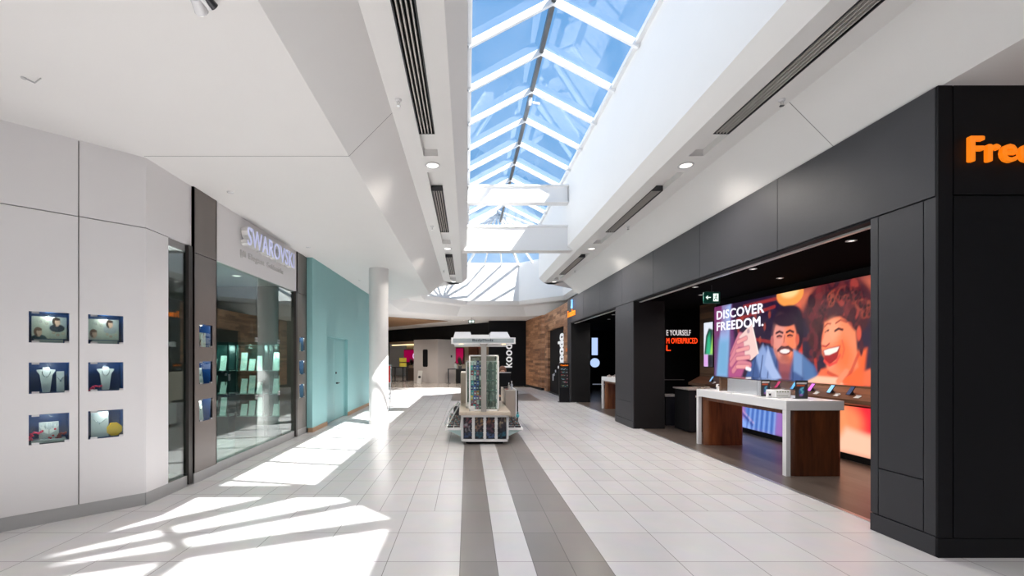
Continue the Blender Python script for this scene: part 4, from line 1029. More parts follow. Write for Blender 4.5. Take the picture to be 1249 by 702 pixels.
# lower lit picture
low = thing('lit_picture', 'lower strip of the backlit picture below the phone shelf, blue fading to orange', 'lit picture', (XS, 8.55, .1))
q = Pic(W_, .78, 300, 48, (.02, .01, .03))
q.poly([(.0, 0), (2.7, 0), (2.7, .78), (0, .78)], (.30, .14, .45), .05); q.poly([(1.2, 0), (2.2, 0), (2.3, .78), (1.3, .78)], (.10, .22, .60), .08)
q.poly([(.2, 0), (1.5, 0), (.7, .5), (.2, .6)], (.25, .40, .85), .06); q.stroke([(.5, .7), (1.5, .1)], .02, (.05, .04, .25)); q.stroke([(.56, .74), (1.56, .14)], .015, (.7, .4, .6), .7)
for k in range(6): q.stroke([(1.3 + .16 * k, 0), (1.42 + .15 * k, .78)], .02, (.03, .08, .35), .7); q.stroke([(1.38 + .16 * k, 0), (1.5 + .15 * k, .78)], .02, (.35, .5, .9), .5)
q.poly([(2.6, 0), (5.3, 0), (5.3, .78), (2.6, .78)], (.95, .20, .10), .2); q.ell(4.25, .66, .35, .30, (.85, .02, .04), 0, .12); q.ell(3.9, .5, .3, .3, (1.0, .32, .12), 0, .5, .8)
q.poly([(3.6, 0), (4.6, 0), (4.45, .34), (3.9, .42)], (1.0, .55, .38), .08); q.poly([(4.5, .3), (5.3, .2), (5.3, .78), (4.6, .78)], (1.0, .4, .22), .05)
q.build('picture_panel', (XS - .031, 11.2, .11), (0, -1, 0), (0, 0, 1), low, PRINT_LIT)
b = MB(); b.box(XS - .03, XS + .019, 5.9, 11.2, .11, .89); b.build('light_box', BLACKD, low)
b = MB(); b.box(XS - .02, XS + .019, 3.95, 11.9, 0, .109); struct(b, 'baseboard_right', BLACKD, 'black base below the lit pictures')
# phone shelf
t = thing('phone_shelf', 'long sloping walnut shelf of demo phones below the big picture', 'shelf', (XS - .15, 8.6, .9))
b = MB(); b.prism([(XS - .03, 5.9, .91), (XS - .34, 5.9, .97), (XS - .34, 5.9, 1.03), (XS - .03, 5.9, 1.20)], (0, 6.0, 0)); b.build('sloping_ledge', WALNUT_H, t)
b = MB(); b.box(XS - .03, XS + .0, 5.9, 11.9, .90, 1.228); b.build('back_board', WALNUT_H, t)
# phones lying on the slope
slope = Vector((.31, 0, .17)).normalized(); nrm = Vector((-.17, 0, .31)).normalized()
def demo_phone(y, c, label):
    o = Vector((XS - .20, y, 1.03 + .17 * .14 / .31))
    t = thing('demo_phone', label, 'phone', o, 'demo phones on the walnut shelf')
    b = MB(); b.cyl(o, o + nrm * .05, .022, n=12); b.cyl(o - nrm * .0, o + nrm * .004, .04, n=14); b.build('stand', DARKM, t)
    sl = (slope + nrm * .5).normalized(); nr = Vector((-sl.z, 0, sl.x)); cc = o + nrm * .06
    def slabq(w, l, th, off): return [cc + nr * off + Vector((0, sy * w / 2, 0)) + sl * (sx * l / 2) for sx, sy in ((-1, -1), (-1, 1), (1, 1), (1, -1))]
    b = MB(); b.prism(slabq(.078, .158, .008, 0), nr * .009); bd = b.build('body', BLACKG, t)
    cm = mat('screen_' + label.split()[1] + '_' + label.split()[0], c, .3, emit=c, estr=.3)
    b = MB(); b.prism(slabq(.070, .148, .001, .0095), nr * .001); b.build('screen', cm, bd)
    return t
def price_card(y, label):
    o = Vector((XS - .27, y, 1.03 + .17 * .07 / .31 + .002)); b = MB()
    b.prism([o + nrm * .002 + slope * sx * .03 + Vector((0, sy * .045, 0)) for sx, sy in ((-1, -1), (-1, 1), (1, 1), (1, -1))], nrm * .004)
    b.prism([o + slope * .03 + nrm * .002 + Vector((0, sy * .045, 0)) + d for sy, d in ((-1, Vector()), (1, Vector()), (1, nrm * .02), (-1, nrm * .02))], slope * .004)
    return tag(b.build('price_card', mat('price_white', (.7, .7, .7), .5)), label, 'price card', 'price cards on the walnut shelf')
ph = [(10.95, (.2, .5, .9), 'blue pale'), (10.5, (.9, .6, .1), 'yellow bright'), (10.05, (.9, .1, .7), 'magenta bright'), (9.0, (.7, .05, .1), 'red dark'), (8.62, (.8, .05, .2), 'crimson bright'),
      (8.2, (.1, .4, .8), 'azure small'), (7.78, (.6, .15, .8), 'violet and pink'), (7.36, (.1, .3, .9), 'blue vivid'), (6.98, (.03, .05, .12), 'dark navy'), (6.55, (.3, .3, .35), 'grey dull')]
nm = ['farthest from the camera', 'second from the far end', 'third from the far end', 'behind the table display box', 'beside the standing card', 'just right of the standing card', 'right of the table end', 'second from the pillar in view', 'beside the black pillar edge', 'hidden past the black pillar']
for (y, c, cn), w in zip(ph, nm):
    demo_phone(y, c, f'{cn.split()[0]} screened demo phone on the walnut shelf, {w}')
    price_card(y - .16, f'small white price card beside the {cn.split()[0]} screened demo phone')

# poster and slogan
t = thing('poster', 'small lit poster of a green shape on the walnut wall left of the big picture', 'poster', (XS, 11.5, 1.5))
P_ = Pic(.42, 1.15, 30, 76, (.72, .76, .85)); P_.poly([(.02, .32), (.10, .8), (.24, 1.0), (.42, .95), (.42, .32)], (.01, .05, .04), .02); P_.poly([(.1, .32), (.18, .75), (.28, .88), (.36, .32)], (.02, .42, .22), .06); P_.poly([(.3, .33), (.42, .33), (.42, .8)], (.35, .7, .1), .05)
P_.poly([(0, 0), (.2, 0), (.2, .31), (0, .31)], (.65, .35, .75), .02); P_.poly([(.2, 0), (.42, 0), (.42, .31), (.2, .31)], (.01, .01, .02), .01)
P_.build('print', (XS - .025, 11.70, 1.46), (0, -1, 0), (0, 0, 1), t, PRINT_LIT)
b = MB(); b.box(XS - .024, XS - .001, 11.27, 11.71, 1.45, 2.62); b.build('frame', BLACKD, t)
t = thing('slogan_sign', 'white and red slogan lettering on the black inner wall', 'sign', (6.3, 13.19, 2.2))
SW = mat('slogan_white', (.7, .7, .7), .4, emit=(1, .9, .9), estr=.3); SR = mat('slogan_red', (.9, .04, .01), .4, emit=(1, .06, .01), estr=.6)
text_mb('E YOURSELF', (5.96, 13.198, 2.36), (1, 0, 0), (0, 0, 1), .72, .165, .01, .012).build('white_line', SW, t)
text_mb('M OVERPRICED', (5.96, 13.198, 2.12), (1, 0, 0), (0, 0, 1), .92, .165, .01, .012).build('red_line', SR, t)
text_mb('L.', (5.96, 13.198, 1.90), (1, 0, 0), (0, 0, 1), .12, .17, .01, .03).build('red_line', SR, t)
# in-store exit sign
t = thing('exit_sign', 'green exit sign with an arrow and running figure hanging in the black store', 'exit sign', (4.83, 8.7, 2.85))
b = MB(); b.bbox(4.67, 4.99, 8.70, 8.75, 2.76, 2.985, .006); b.build('housing', mat('sign_green', (.0, .045, .035), .4, emit=(0, .3, .2), estr=.02), t)
b = MB(); y = 8.694
b.box(4.735, 4.80, y, y + .004, 2.867, 2.883); b.prism([(4.70, y, 2.875), (4.745, y, 2.915), (4.745, y, 2.895), (4.725, y, 2.875), (4.745, y, 2.855), (4.745, y, 2.835)], (0, .004, 0)); b.build('arrow', mat('sign_white', (.8, .9, .85), .5), t)
b = MB(); b.box(4.85, 4.95, y, y + .003, 2.80, 2.95); b.build('door_symbol', mat('sign_white', (.8, .9, .85), .5), t)
b = MB(); y = 8.690; b.ball((4.905, y, 2.93), .010, .003, .010, 8, 6); b.tube([(4.90, y, 2.915), (4.895, y, 2.87), (4.875, y, 2.845), (4.872, y, 2.815)], .006, 6); b.tube([(4.895, y, 2.87), (4.92, y, 2.85), (4.93, y, 2.82)], .006, 6); b.tube([(4.87, y, 2.89), (4.90, y, 2.905), (4.93, y, 2.885)], .005, 6); b.build('running_figure', mat('sign_dark_green', (.0, .035, .02), .5), t)
b = MB(); b.cyl((4.83, 8.72, 2.985), (4.83, 8.72, 3.12), .01, n=8); b.build('hanger', DARKM, t)
# store downlights
for i, (x, y, w) in enumerate(((4.7, 5.4, 'nearest, above the table'), (4.6, 7.1, 'second, above the table'), (4.6, 8.9, 'above the far table end'), (5.6, 7.9, 'between table and big picture'), (5.3, 10.0, 'near the slogan wall'), (4.8, 14.5, 'above the far table'), (5.2, 16.2, 'beyond the far table'))):
    downlight(x, y, 3.118, f'small warm downlight in the black store ceiling, {w}', 'black store downlights', 34 if y < 9.5 or y > 14 else 12, .035)
for (x, y, w) in ((5.25, 9.6, 'near the exit sign'), (5.1, 12.4, 'in the dark bay')):
    t = thing('smoke_detector', f'white domed ceiling fitting in the black store {w}', 'smoke detector', (x, y, 3.12), 'domed ceiling fittings')
    b = MB(); b.lathe((x, y, 3.12), [(.09, 0), (.09, -.03), (.06, -.06), (.02, -.07)], 20); b.build('dome', WHITEG, t); b = MB(); b.lathe((x, y, 3.12), [(.10, 0), (.10, -.012), (.09, -.014)], 20); b.build('base', DARKM, t)

# tables ---------------------------------------------------------------------------
def display_table(y0, y1, label):
    x0, x1, H = 4.52, 5.34, 1.07
    t = thing('display_table', label, 'table', ((x0 + x1) / 2, (y0 + y1) / 2, 0), 'white and walnut display tables')
    b = MB(); b.bbox(x0, x1, y0, y1, H - .135, H, .004); b.build('table_top', WHITEG, t)
    b = MB(); b.box(x0 + .07, x1 - .03, y0 + .1, y1 - .1, H - .20, H - .136); b.build('apron', WALNUT, t)
    for ya, yb in ((y0 + .001, y0 + .30), (y1 - .30, y1 - .001)):
        b = MB(); b.box(x0 + .0, x0 + .06, ya, ya + .075, 0, H - .136) if ya < (y0 + y1) / 2 else b.box(x0, x0 + .06, yb - .075, yb, 0, H - .136); b.build('edge_leg', WHITEG, t)
        pts = []
        xa, xb = x0 + .075, x1 - .002; ya_, yb_ = (ya + .012, yb - .12) if ya < (y0 + y1) / 2 else (ya + .1, yb - .012); r = .08
        for cx, cy, a0 in ((xb - r, ya_ + r, -90), (xb - r, yb_ - r, 0), (xa + r, yb_ - r, 90), (xa + r, ya_ + r, 180)):
            if cx == xa + r and False: pass
            for k in range(6): an = math.radians(a0 + 18 * k); pts.append((cx + r * math.cos(an), cy + r * math.sin(an), 0))
        b = MB(); b.prism(pts, (0, 0, H - .137)); b.build('leg_panel', WALNUT, t)
    return t
display_table(6.25, 8.70, 'white topped display table with walnut leg panels in the near store opening')
display_table(12.4, 14.85, 'white topped walnut table in the far store opening')
TZ = 1.071
# items on the near table
t = thing('acrylic_display_box', 'wide clear acrylic box with a walnut end panel on the near table', 'display box', (4.9, 7.5, TZ))
b = MB(); b.box(4.62, 4.64, 7.05, 8.05, TZ, TZ + .25); b.box(5.18, 5.2, 7.05, 8.05, TZ, TZ + .25); b.box(4.64, 5.18, 7.05, 7.07, TZ, TZ + .25); b.box(4.62, 5.2, 7.05, 8.05, TZ + .251, TZ + .262); b.build('clear_walls', ACRYL, t)
b = MB(); b.box(4.62, 5.2, 8.051, 8.09, TZ, TZ + .262); b.build('end_panel', WALNUT_H, t)
b = MB(); b.box(4.72, 4.74, 7.1, 8.0, TZ + .012, TZ + .24); b.build('back_card', mat('silver_card', (.75, .75, .77), .35), t)
b = MB(); b.box(4.645, 5.175, 7.075, 8.045, TZ, TZ + .01); b.build('floor_plate', WHITEG, t)
def stand_card(x, y, w, h, label, k):
    t = thing('standing_card', label, 'card', (x, y, TZ), 'standing promotional cards')
    p = Pic(w, h, 26, 36, (.035, .035, .04)); p.ell(w * .5, h * .38, w * .22, h * .24, (.03, .12, .35), 0, .2)
    p.stroke([(w * .62, h * .58), (w * .42, h * .5), (w * .6, h * .35), (w * .45, h * .2)], w * .06, (.12, .55, .65)); p.ell(w * .45, h * .18, w * .14, h * .06, (.4, .15, .6), 0, .5)
    if k: p.poly([(w * .1, h * .68), (w * .75, h * .68), (w * .75, h * .75), (w * .1, h * .75)], (.85, .12, .02), .004)
    p.poly([(w * .08, h * .80), (w * .9, h * .80), (w * .9, h * .88), (w * .08, h * .88)], (.8, .8, .8), .004)
    p.build('print', (x, y - .009, TZ + .006), (1, 0, 0), (0, 0, 1), t, PRINT)
    b = MB(); b.box(x, x + w, y - .008, y, TZ, TZ + h + .006); b.box(x, x + w, y, y + .05, TZ, TZ + .006); b.build('holder', ACRYL if 0 else mat('card_back', (.05, .05, .055), .4), t)
stand_card(4.92, 6.62, .185, .265, 'dark promotional card standing at the near end of the near table', 1)
stand_card(4.66, 7.0, .14, .26, 'smaller dark card standing against the acrylic box', 1)
t = thing('accessory_box', 'white slatted accessory box on the near table before the standing card', 'box', (4.83, 6.85, TZ))
b = MB(); b.bbox(4.70, 4.93, 6.72, 6.95, TZ, TZ + .115, .012); b.build('carton', WHITEG, t)
b = MB()
for k in range(5): b.box(4.715 + .04 * k, 4.735 + .04 * k, 6.716, 6.722, TZ + .085, TZ + .1)
b.box(4.72, 4.88, 6.715, 6.721, TZ + .03, TZ + .035); b.build('printed_bars', mat('olive_print', (.12, .14, .05), .5), t)
b = MB(); b.bbox(4.62, 4.68, 6.78, 6.83, TZ, TZ + .085, .006); o_ = b.build('small_carton', WHITEG); tag(o_, 'tiny white carton with a black mark beside the slatted box', 'box')
b = MB(); b.cyl((4.65, 6.779, TZ + .045), (4.65, 6.775, TZ + .045), .016, n=14); b.build('black_mark', BLACKG, o_)
def gadget(x, y, label):
    t = thing('toy_gadget', label, 'gadget', (x, y, TZ), 'white gadgets on the near table')
    b = MB(); b.bbox(x - .035, x + .035, y - .03, y + .03, TZ, TZ + .075, .01); b.build('body', WHITEG, t)
    b = MB(); b.bbox(x - .028, x + .028, y - .026, y + .026, TZ + .078, TZ + .12, .012); hd = b.build('head', WHITEG, t)
    b = MB(); b.box(x - .02, x + .02, y - .029, y - .024, TZ + .088, TZ + .108); b.build('visor', BLACKG, hd)
    b = MB(); b.cyl((x - .042, y, TZ + .065), (x - .05, y - .01, TZ + .03), .008, n=8); b.build('arm', DARKM, t)
    b = MB(); b.cyl((x + .042, y, TZ + .065), (x + .05, y - .01, TZ + .03), .008, n=8); b.build('arm', DARKM, t)
gadget(4.72, 8.3, 'small white boxy gadget figure on the far end of the near table'); gadget(4.80, 8.13, 'small black and white gadget figure next to the walnut end panel')
for (x0, x1, y0, y1, w) in ((4.56, 4.68, 7.75, 8.25, 'far'), (4.56, 4.66, 7.1, 7.6, 'middle'), (4.56, 4.64, 6.95, 7.05, 'near')):
    b = MB(); b.bbox(x0, x1, y0, y1, TZ, TZ + .006, .002); tag(b.build('leaflet', mat('paper_pinkish', (.75, .70, .70), .6)), f'pale leaflet lying at the front edge of the near table, {w} one', 'leaflet', 'leaflets on the near table')
# far table items
for i in range(3):
    b = MB(); x = 4.56 + .18 * i; b.bbox(x, x + .12, 14.3, 14.4, TZ, TZ + .05, .01); b.cyl((x + .06, 14.35, TZ + .05), (x + .06, 14.35, TZ + .08), .02, n=10)
    tag(b.build('phone_stand', mat('stand_pinkish', (.45, .36, .35), .4)), 'small phone stand on the far table, ' + ('leftmost', 'middle', 'rightmost')[i], 'stand', 'phone stands on the far table')
# black counter beyond the near table
t = thing('service_counter', 'black service counter with a pale top beyond the near table', 'counter', (5.25, 10.2, 0))
b = MB(); b.bbox(4.98, 5.55, 9.9, 10.6, .02, .96, .008); b.build('body', BLACKD, t)
b = MB(); b.bbox(4.95, 5.6, 9.87, 10.63, .96, .99, .004); b.build('counter_top', mat('counter_pale', (.35, .32, .30), .3), t)
b = MB(); b.box(5.12, 5.16, 9.894, 9.9, .8, .84); b.box(5.18, 5.22, 9.894, 9.9, .8, .84); b.build('sockets', ALU, t)
for i in range(4):
    b = MB(); x = 5.0 + .14 * i; b.bbox(x, x + .09, 9.95 + .05 * (i % 2), 10.1, .991, 1.02 + .01 * (i % 2), .008)
    tag(b.build('accessory', mat('beige_plastic', (.5, .42, .35), .4)), 'small pale accessory on the black service counter, ' + ('leftmost', 'second from left', 'third from left', 'rightmost')[i], 'accessory', 'accessories on the service counter')
t = thing('stool_table', 'low black side unit with a pale top near the slogan wall', 'side table', (5.2, 11.3, 0))
b = MB(); b.bbox(4.95, 5.4, 11.0, 11.6, .0, .72, .006); b.build('body', BLACKD, t); b = MB(); b.bbox(4.93, 5.42, 10.98, 11.62, .72, .745, .004); b.build('top', mat('counter_pale', (.35, .32, .30), .3), t)
b = MB(); b.box(5.84, 5.86, 13.14, 13.19, 1.05, 1.65); b.box(5.84, 6.45, 13.1, 13.19, 1.03, 1.05); tag(b.build('wall_shelf', mat('shelf_metal', (.35, .33, .32), .4)), 'thin metal wall shelf below the slogan', 'shelf')
# lit oddments in the far bay
t = thing('lit_screen', 'tall pale blue lit screen deep in the far store opening', 'screen', (6.65, 23.0, 1.82))
b = MB(); b.box(6.50, 6.80, 23.0, 23.04, 1.85, 2.75); b.build('panel', mat('screen_blue', (.3, .4, .6), .4, emit=(.45, .6, .95), estr=.5), t); b = MB(); b.box(6.47, 6.83, 23.041, 23.08, 1.82, 2.78); b.build('frame', BLACKD, t)
b = MB(); b.cyl((6.66, 23.0, 1.45), (6.66, 23.04, 1.45), .24, n=24); tag(b.build('round_screen', mat('screen_blue', (.3, .4, .6), .4)), 'round pale blue lit disc below the tall screen in the far bay', 'sign')
b = MB(); b.box(6.6, 7.6, 23.2, 23.25, .3, .34); tag(b.build('floor_light', mat('cool_strip', (.6, .65, .7), .4, emit=(.7, .8, 1), estr=.10)), 'short pale light strip near the floor in the far bay', 'light')

# totem sign
t = thing('totem_sign', 'slim black totem sign with orange heading beside the far black pillar', 'sign', (3.73, 16.9, 0))
b = MB(); b.bbox(3.52, 3.9, 16.86, 16.98, .0, 1.5, .006); b.build('body', BLACKG, t)
text_mb('Freedom', (3.57, 16.855, 1.385), (1, 0, 0), (0, 0, 1), .28, .065, .004, .03).build('heading', ORANGE_L, t)
p = Pic(.32, .8, 32, 80, (.01, .01, .012)); rg = random.Random(5)
for yy in (.72, .60, .48, .34, .22, .08):
    for k in range(9): p.ell(rg.uniform(.04, .28), yy + rg.uniform(-.025, .025), rg.uniform(.012, .035), .008, rg.choice([(.5, .6, .7), (.1, .3, .4), (.6, .05, .1), (.05, .35, .2), (.6, .6, .65)]), 0, .3)
p.build('print', (3.55, 16.858, .55), (1, 0, 0), (0, 0, 1), t, PRINT)
b = MB(); b.bbox(3.49, 3.93, 16.8, 17.04, 0, .02, .004); b.build('base_plate', BLACKD, t)
# ================================================================== VERTICAL WHITE LETTERS
KW = mat('white_sign_letters', (.8, .8, .8), .4, emit=(1, 1, 1), estr=.18)
t = thing('wall_sign', 'white vertical lettering on the black wall at the far end behind the kiosk', 'sign', (3.0, 26.7, 2.2), 'white vertical lettering')
text_mb('koodo', (2.71, 26.735, 1.14), (0, 0, 1), (-1, 0, 0), 1.78, .52, .03, .03).build('letters', KW, t)
t = thing('wall_sign', 'white vertical lettering on the dark shopfront inside the timber wall', 'sign', (4.3, 20, 1.9), 'white vertical lettering')
text_mb('koodo', (4.168, 19.0, 1.25), (0, 0, 1), (0, 1, 0), 1.5, 1.2, .02, .03).build('letters', KW, t)
for i, (y, z, c, w) in enumerate(((21.3, .6, (.7, .7, .72), 'lowest'), (21.0, .85, (.6, .6, .6), 'middle'), (20.7, 1.02, (.7, .7, .7), 'uppermost'))):
    b = MB(); b.bbox(4.14, 4.168, y, y + .14, z, z + (.32 if i == 0 else .12), .01); tag(b.build('window_sticker', mat('sticker_white', (.7, .7, .72), .5)), f'small pale panel stepping up the dark shopfront in the timber wall, {w}', 'panel', 'pale panels on the dark shopfront')
b = MB(); b.box(4.044, 4.05, 17.85, 18.1, 1.95, 2.1); tag(b.build('orange_sticker', mat('sticker_orange', (.8, .2, .03), .5)), 'small orange sticker on the timber wall above the totem', 'sticker')

# ================================================================== FAR STORES
def F(s, t): q = Fa + dF * s + nF * t; return q
t = thing('demountable_booth', 'large pale grey folded booth with a black rounded slot standing in the far store', 'booth', (-1.9, 31.2, 0))
GREYB = mat('pale_booth', (.52, .48, .46), .55)
pa, pb, pc = Vector((-3.75, 30.9)), Vector((-2.0, 29.9)), Vector((-.83, 30.9))
b = MB()
for q0, q1 in ((pa, pb), (pb, pc)):
    b.prism([(q0.x, q0.y, 0), (q1.x, q1.y, 0), (q1.x, q1.y + .15, 0), (q0.x, q0.y + .15, 0)], (0, 0, 2.98))
b.build('folded_wall', GREYB, t)
b = MB(); dd = (pb - pa).normalized(); cc = pa + dd * .98; pts = []
for cx, cz, a0 in ((.14, 2.1, 0), (-.14, 2.1, 90), (-.14, 1.1, 180), (.14, 1.1, 270)):
    for k in range(5): an = math.radians(a0 + 22.5 * k); pts.append((cc.x + dd.x * (cx + .07 * math.cos(an)), cc.y + dd.y * (cx + .07 * math.cos(an)) - .02, cz + .1 + .1 * math.sin(an)))
b.prism(pts, (0, .015, 0)); b.build('slot_window', BLACKG, t)
b = MB(); b.box(-1.15, -1.05, 30.62, 30.66, 1.75, 1.9); b.build('card_reader', DARKM, t)
PK = mat('magenta_screen', (.35, .0, .06), .4, emit=(.8, .0, .14), estr=.14)
def far_screen(s0, s1, z0, z1, label, ring_=False):
    c = F((s0 + s1) / 2, 4.1); t = thing('wall_screen', label, 'screen', (c.x, c.y, z0), 'magenta wall screens')
    b = MB(); fprism(b, s0, s1, 4.08, 4.1, z0, z1); b.build('panel', PK, t); b = MB(); fprism(b, s0 - .06, s1 + .06, 4.101, 4.19, z0 - .06, z1 + .06); b.build('frame', DARKM, t)
    if ring_:
        b = MB(); q = F(s0 + .35, 4.05); d3 = Vector((dF.x, dF.y, 0))
        pts = [Vector((q.x, q.y, (z0 + z1) / 2)) + d3 * (.2 * math.cos(k * .5236)) + Vector((0, 0, .24 * math.sin(k * .5236))) for k in range(13)]; b.tube(pts, .04, 6); b.build('ring_mark', mat('ring_white', (.8, .7, .9), .4, emit=(.8, .6, 1), estr=.4), t)
# place by where the sight line past the booth meets the back wall
def s_u(u, tt):
    k = (u - 570) / 538; q0 = Fa + nF * tt; return (k * q0.y - q0.x) / (dF.x - k * dF.y)
far_screen(s_u(509, 4.1), s_u(493, 4.1), 1.35, 2.45, 'magenta lit wall screen with a white ring left of the pale booth', True)
far_screen(s_u(565, 4.1), s_u(556.5, 4.1), 1.3, 2.5, 'magenta lit wall screen right of the pale booth')
t = thing('wall_display', 'red lit header display over a brown picture behind the kiosk post', 'panel', (F(s_u(577, 4.0), 4.0).x, F(s_u(577, 4.0), 4.0).y, 2.0))
b = MB(); fprism(b, s_u(583, 4), s_u(571, 4), 3.95, 4.05, 2.62, 3.0); b.build('red_header', mat('red_header', (.7, .02, .02), .4, emit=(1, .03, .02), estr=.5), t)
b = MB(); fprism(b, s_u(583, 4), s_u(572, 4), 3.95, 4.05, 1.9, 2.6); b.build('brown_picture', mat('brown_picture', (.16, .07, .05), .5, noise=.5, nscale=4), t)
b = MB(); fprism(b, s_u(504, 4) , s_u(478, 4), 4.0, 4.19, 2.9, 2.98); tag(b.build('cove_light', mat('cove_glow', (1, .8, .5), .5, emit=(1, .72, .38), estr=.9)), 'warm linear cove light along the far store ceiling', 'light', 'cove lights')
b = MB(); fprism(b, s_u(571, 4) , s_u(557, 4), 4.0, 4.19, 2.9, 2.98); tag(b.build('cove_light', mat('cove_glow', (1, .8, .5), .5)), 'short warm cove light right of the pale booth', 'light', 'cove lights')
for i, (s_, t_) in enumerate(((2.6, 2.0), (7.6, 2.2), (9.6, 2.0), (4.6, 1.2))):  # lamps added to lift the light in the far stores and on the booth
    q = F(s_, t_); downlight(q.x, q.y, 2.995, 'added warm fill downlight inside the far stores, ' + ('behind the kiosk', 'behind the yellow notice', 'at the far left', 'over the pale booth')[i], 'added far store downlights', 90, .08)
# yellow signs on the rail
def uY(u, Y): return (u - 570) / 538 * Y
yy = 32.5
t = thing('barrier_rail', 'black queue barrier with slim posts in front of the far left store', 'barrier', (uY(488, yy), yy, 0))
b = MB(); b.box(uY(477, yy), uY(499, yy), yy - .02, yy + .02, 1.0, 1.06); b.build('rail', DARKM, t)
for u in (477.5, 482, 491.5, 496.5):
    b = MB(); b.cyl((uY(u, yy), yy, .02), (uY(u, yy), yy, 1.0), .045, n=10); b.build('post', DARKM, t)
    b = MB(); b.cyl((uY(u, yy), yy, 0), (uY(u, yy), yy, .03), .2, n=16); b.build('foot', DARKM, t)
t = thing('yellow_notice', 'yellow double notice board above the queue barrier', 'notice', (uY(491, yy), yy - .05, 1.1))
YN = mat('notice_yellow', (.95, .78, .08), .5, noise=.12, nscale=12)
b = MB(); b.box(uY(487.2, yy), uY(495.8, yy), yy - .06, yy - .03, 1.42, 1.72); b.build('upper_board', YN, t); b = MB(); b.box(uY(487.2, yy), uY(495.8, yy), yy - .06, yy - .03, 1.08, 1.35); b.build('lower_board', YN, t)
b = MB(); b.box(uY(487.2, yy), uY(495.8, yy), yy - .05, yy - .035, 1.35, 1.42); b.build('dark_band', mat('maroon', (.12, .01, .02), .5), t)
t = thing('service_desk', 'brown service desk with dark plants behind the queue barrier', 'desk', (uY(501, 34), 34, 0))
b = MB(); b.bbox(uY(495.5, 34), uY(507, 34), 33.8, 34.6, .02, .95, .01); b.build('body', mat('desk_brown', (.11, .075, .06), .5), t); b = MB(); b.bbox(uY(499, 34), uY(504, 34), 33.7, 33.8, .95, 1.15, .01); b.build('basket', mat('basket_tan', (.35, .24, .17), .6), t)
def plant(u, Y, z, h, label, seed):
    t = thing('potted_plant', label, 'plant', (uY(u, Y), Y, z), 'dark plants in the far stores'); r_ = random.Random(seed)
    x = uY(u, Y); b = MB(); b.lathe((x, Y, z), [(.10, 0), (.14, .2), (.12, .2)], 12); b.build('pot', DARKM, t)
    b = MB()
    for k in range(36):
        an = r_.uniform(0, 6.28); L = h * r_.uniform(.5, 1); tip = Vector((x + .28 * math.cos(an) * r_.random() * 1.2, Y + .2 * math.sin(an), z + .18 + L)); base = Vector((x, Y, z + .18))
        m_ = base.lerp(tip, .55) + Vector((.05 * math.cos(an), 0, 0)); s_ = Vector((-math.sin(an), math.cos(an), .2)) * .035
        b.quad(base, m_ + s_, tip, m_ - s_)
    b.build('leaves', mat('dark_leaf', (.012, .018, .012), .5), t)
plant(502.3, 34.25, 1.15 if 0 else .97, .6, 'dark leafy plant on the brown service desk', 2)
plant(561, 29.98, .99, .75, 'dark leafy plant on the black table right of the pale booth', 4)
t = thing('floor_notice', 'small white leaning notice board at the foot of the pale booth', 'notice', (uY(512, 29.8), 29.8, 0))
b = MB(); b.prism([(uY(508.5, 29.8), 29.7, 0), (uY(514, 29.8), 29.7, 0), (uY(515, 29.8), 30.1, .85), (uY(509.5, 29.8), 30.1, .85)], (0, .03, 0)); b.build('board', mat('notice_white', (.5, .48, .45), .5), t)
b = MB(); b.cyl((uY(511.6, 29.8), 29.86, .42), (uY(511.6, 29.8), 29.84, .42), .09, n=12); b.build('symbol', DARKM, t)
yb = 29.75
t = thing('black_table', 'long black table and rail right of the pale booth', 'table', (uY(558, yb), yb, 0))
b = MB(); b.box(uY(546, yb), uY(569, yb), yb, yb + .45, .93, .99); b.build('table_top', DARKM, t)
b = MB(); b.box(uY(546.2, yb), uY(547.6, yb), yb, yb + .08, .03, .93); b.box(uY(544.5, yb), uY(549.5, yb), yb - .1, yb + .3, 0, .03); b.build('leg', DARKM, t)
b = MB(); b.box(uY(556, yb), uY(568, yb), yb + .05, yb + .42, 0, .93); b.build('cabinet_body', BLACKD, t)
t = thing('dispenser_bottle', 'clear pump dispenser on the black table beside the pale booth', 'bottle', (uY(555.5, yb), yb + .2, .99))
b = MB(); b.lathe((uY(555.5, yb), yb + .2, .99), [(.10, 0), (.11, .22), (.05, .3), (.03, .36)], 14); b.build('bottle', mat('bottle_clear', (.45, .5, .48), .2), t); b = MB(); b.lathe((uY(555.5, yb), yb + .2, 1.35), [(.05, 0), (.06, .05), (.02, .12)], 10); b.build('pump', mat('pump_brown', (.15, .04, .03), .4), t)
# red sign on a post behind the column
t = thing('red_pole_sign', 'narrow red sign on a metal post just behind the white column', 'sign', (-2.64, 15.2, 0))
b = MB(); b.box(-2.74, -2.66, 15.2, 15.22, .85, 1.42); b.build('red_panel', mat('sign_red', (.75, .04, .03), .4), t)
b = MB(); b.box(-2.78, -2.625, 15.221, 15.24, .82, 1.46); b.build('frame', ALU, t)
b = MB(); b.cyl((-2.66, 15.23, .02), (-2.66, 15.23, .85), .018, n=10); b.build('post', ALU, t)
b = MB(); b.cyl((-2.66, 15.23, 0), (-2.66, 15.23, .025), .16, n=24); b.build('foot', ALU, t)

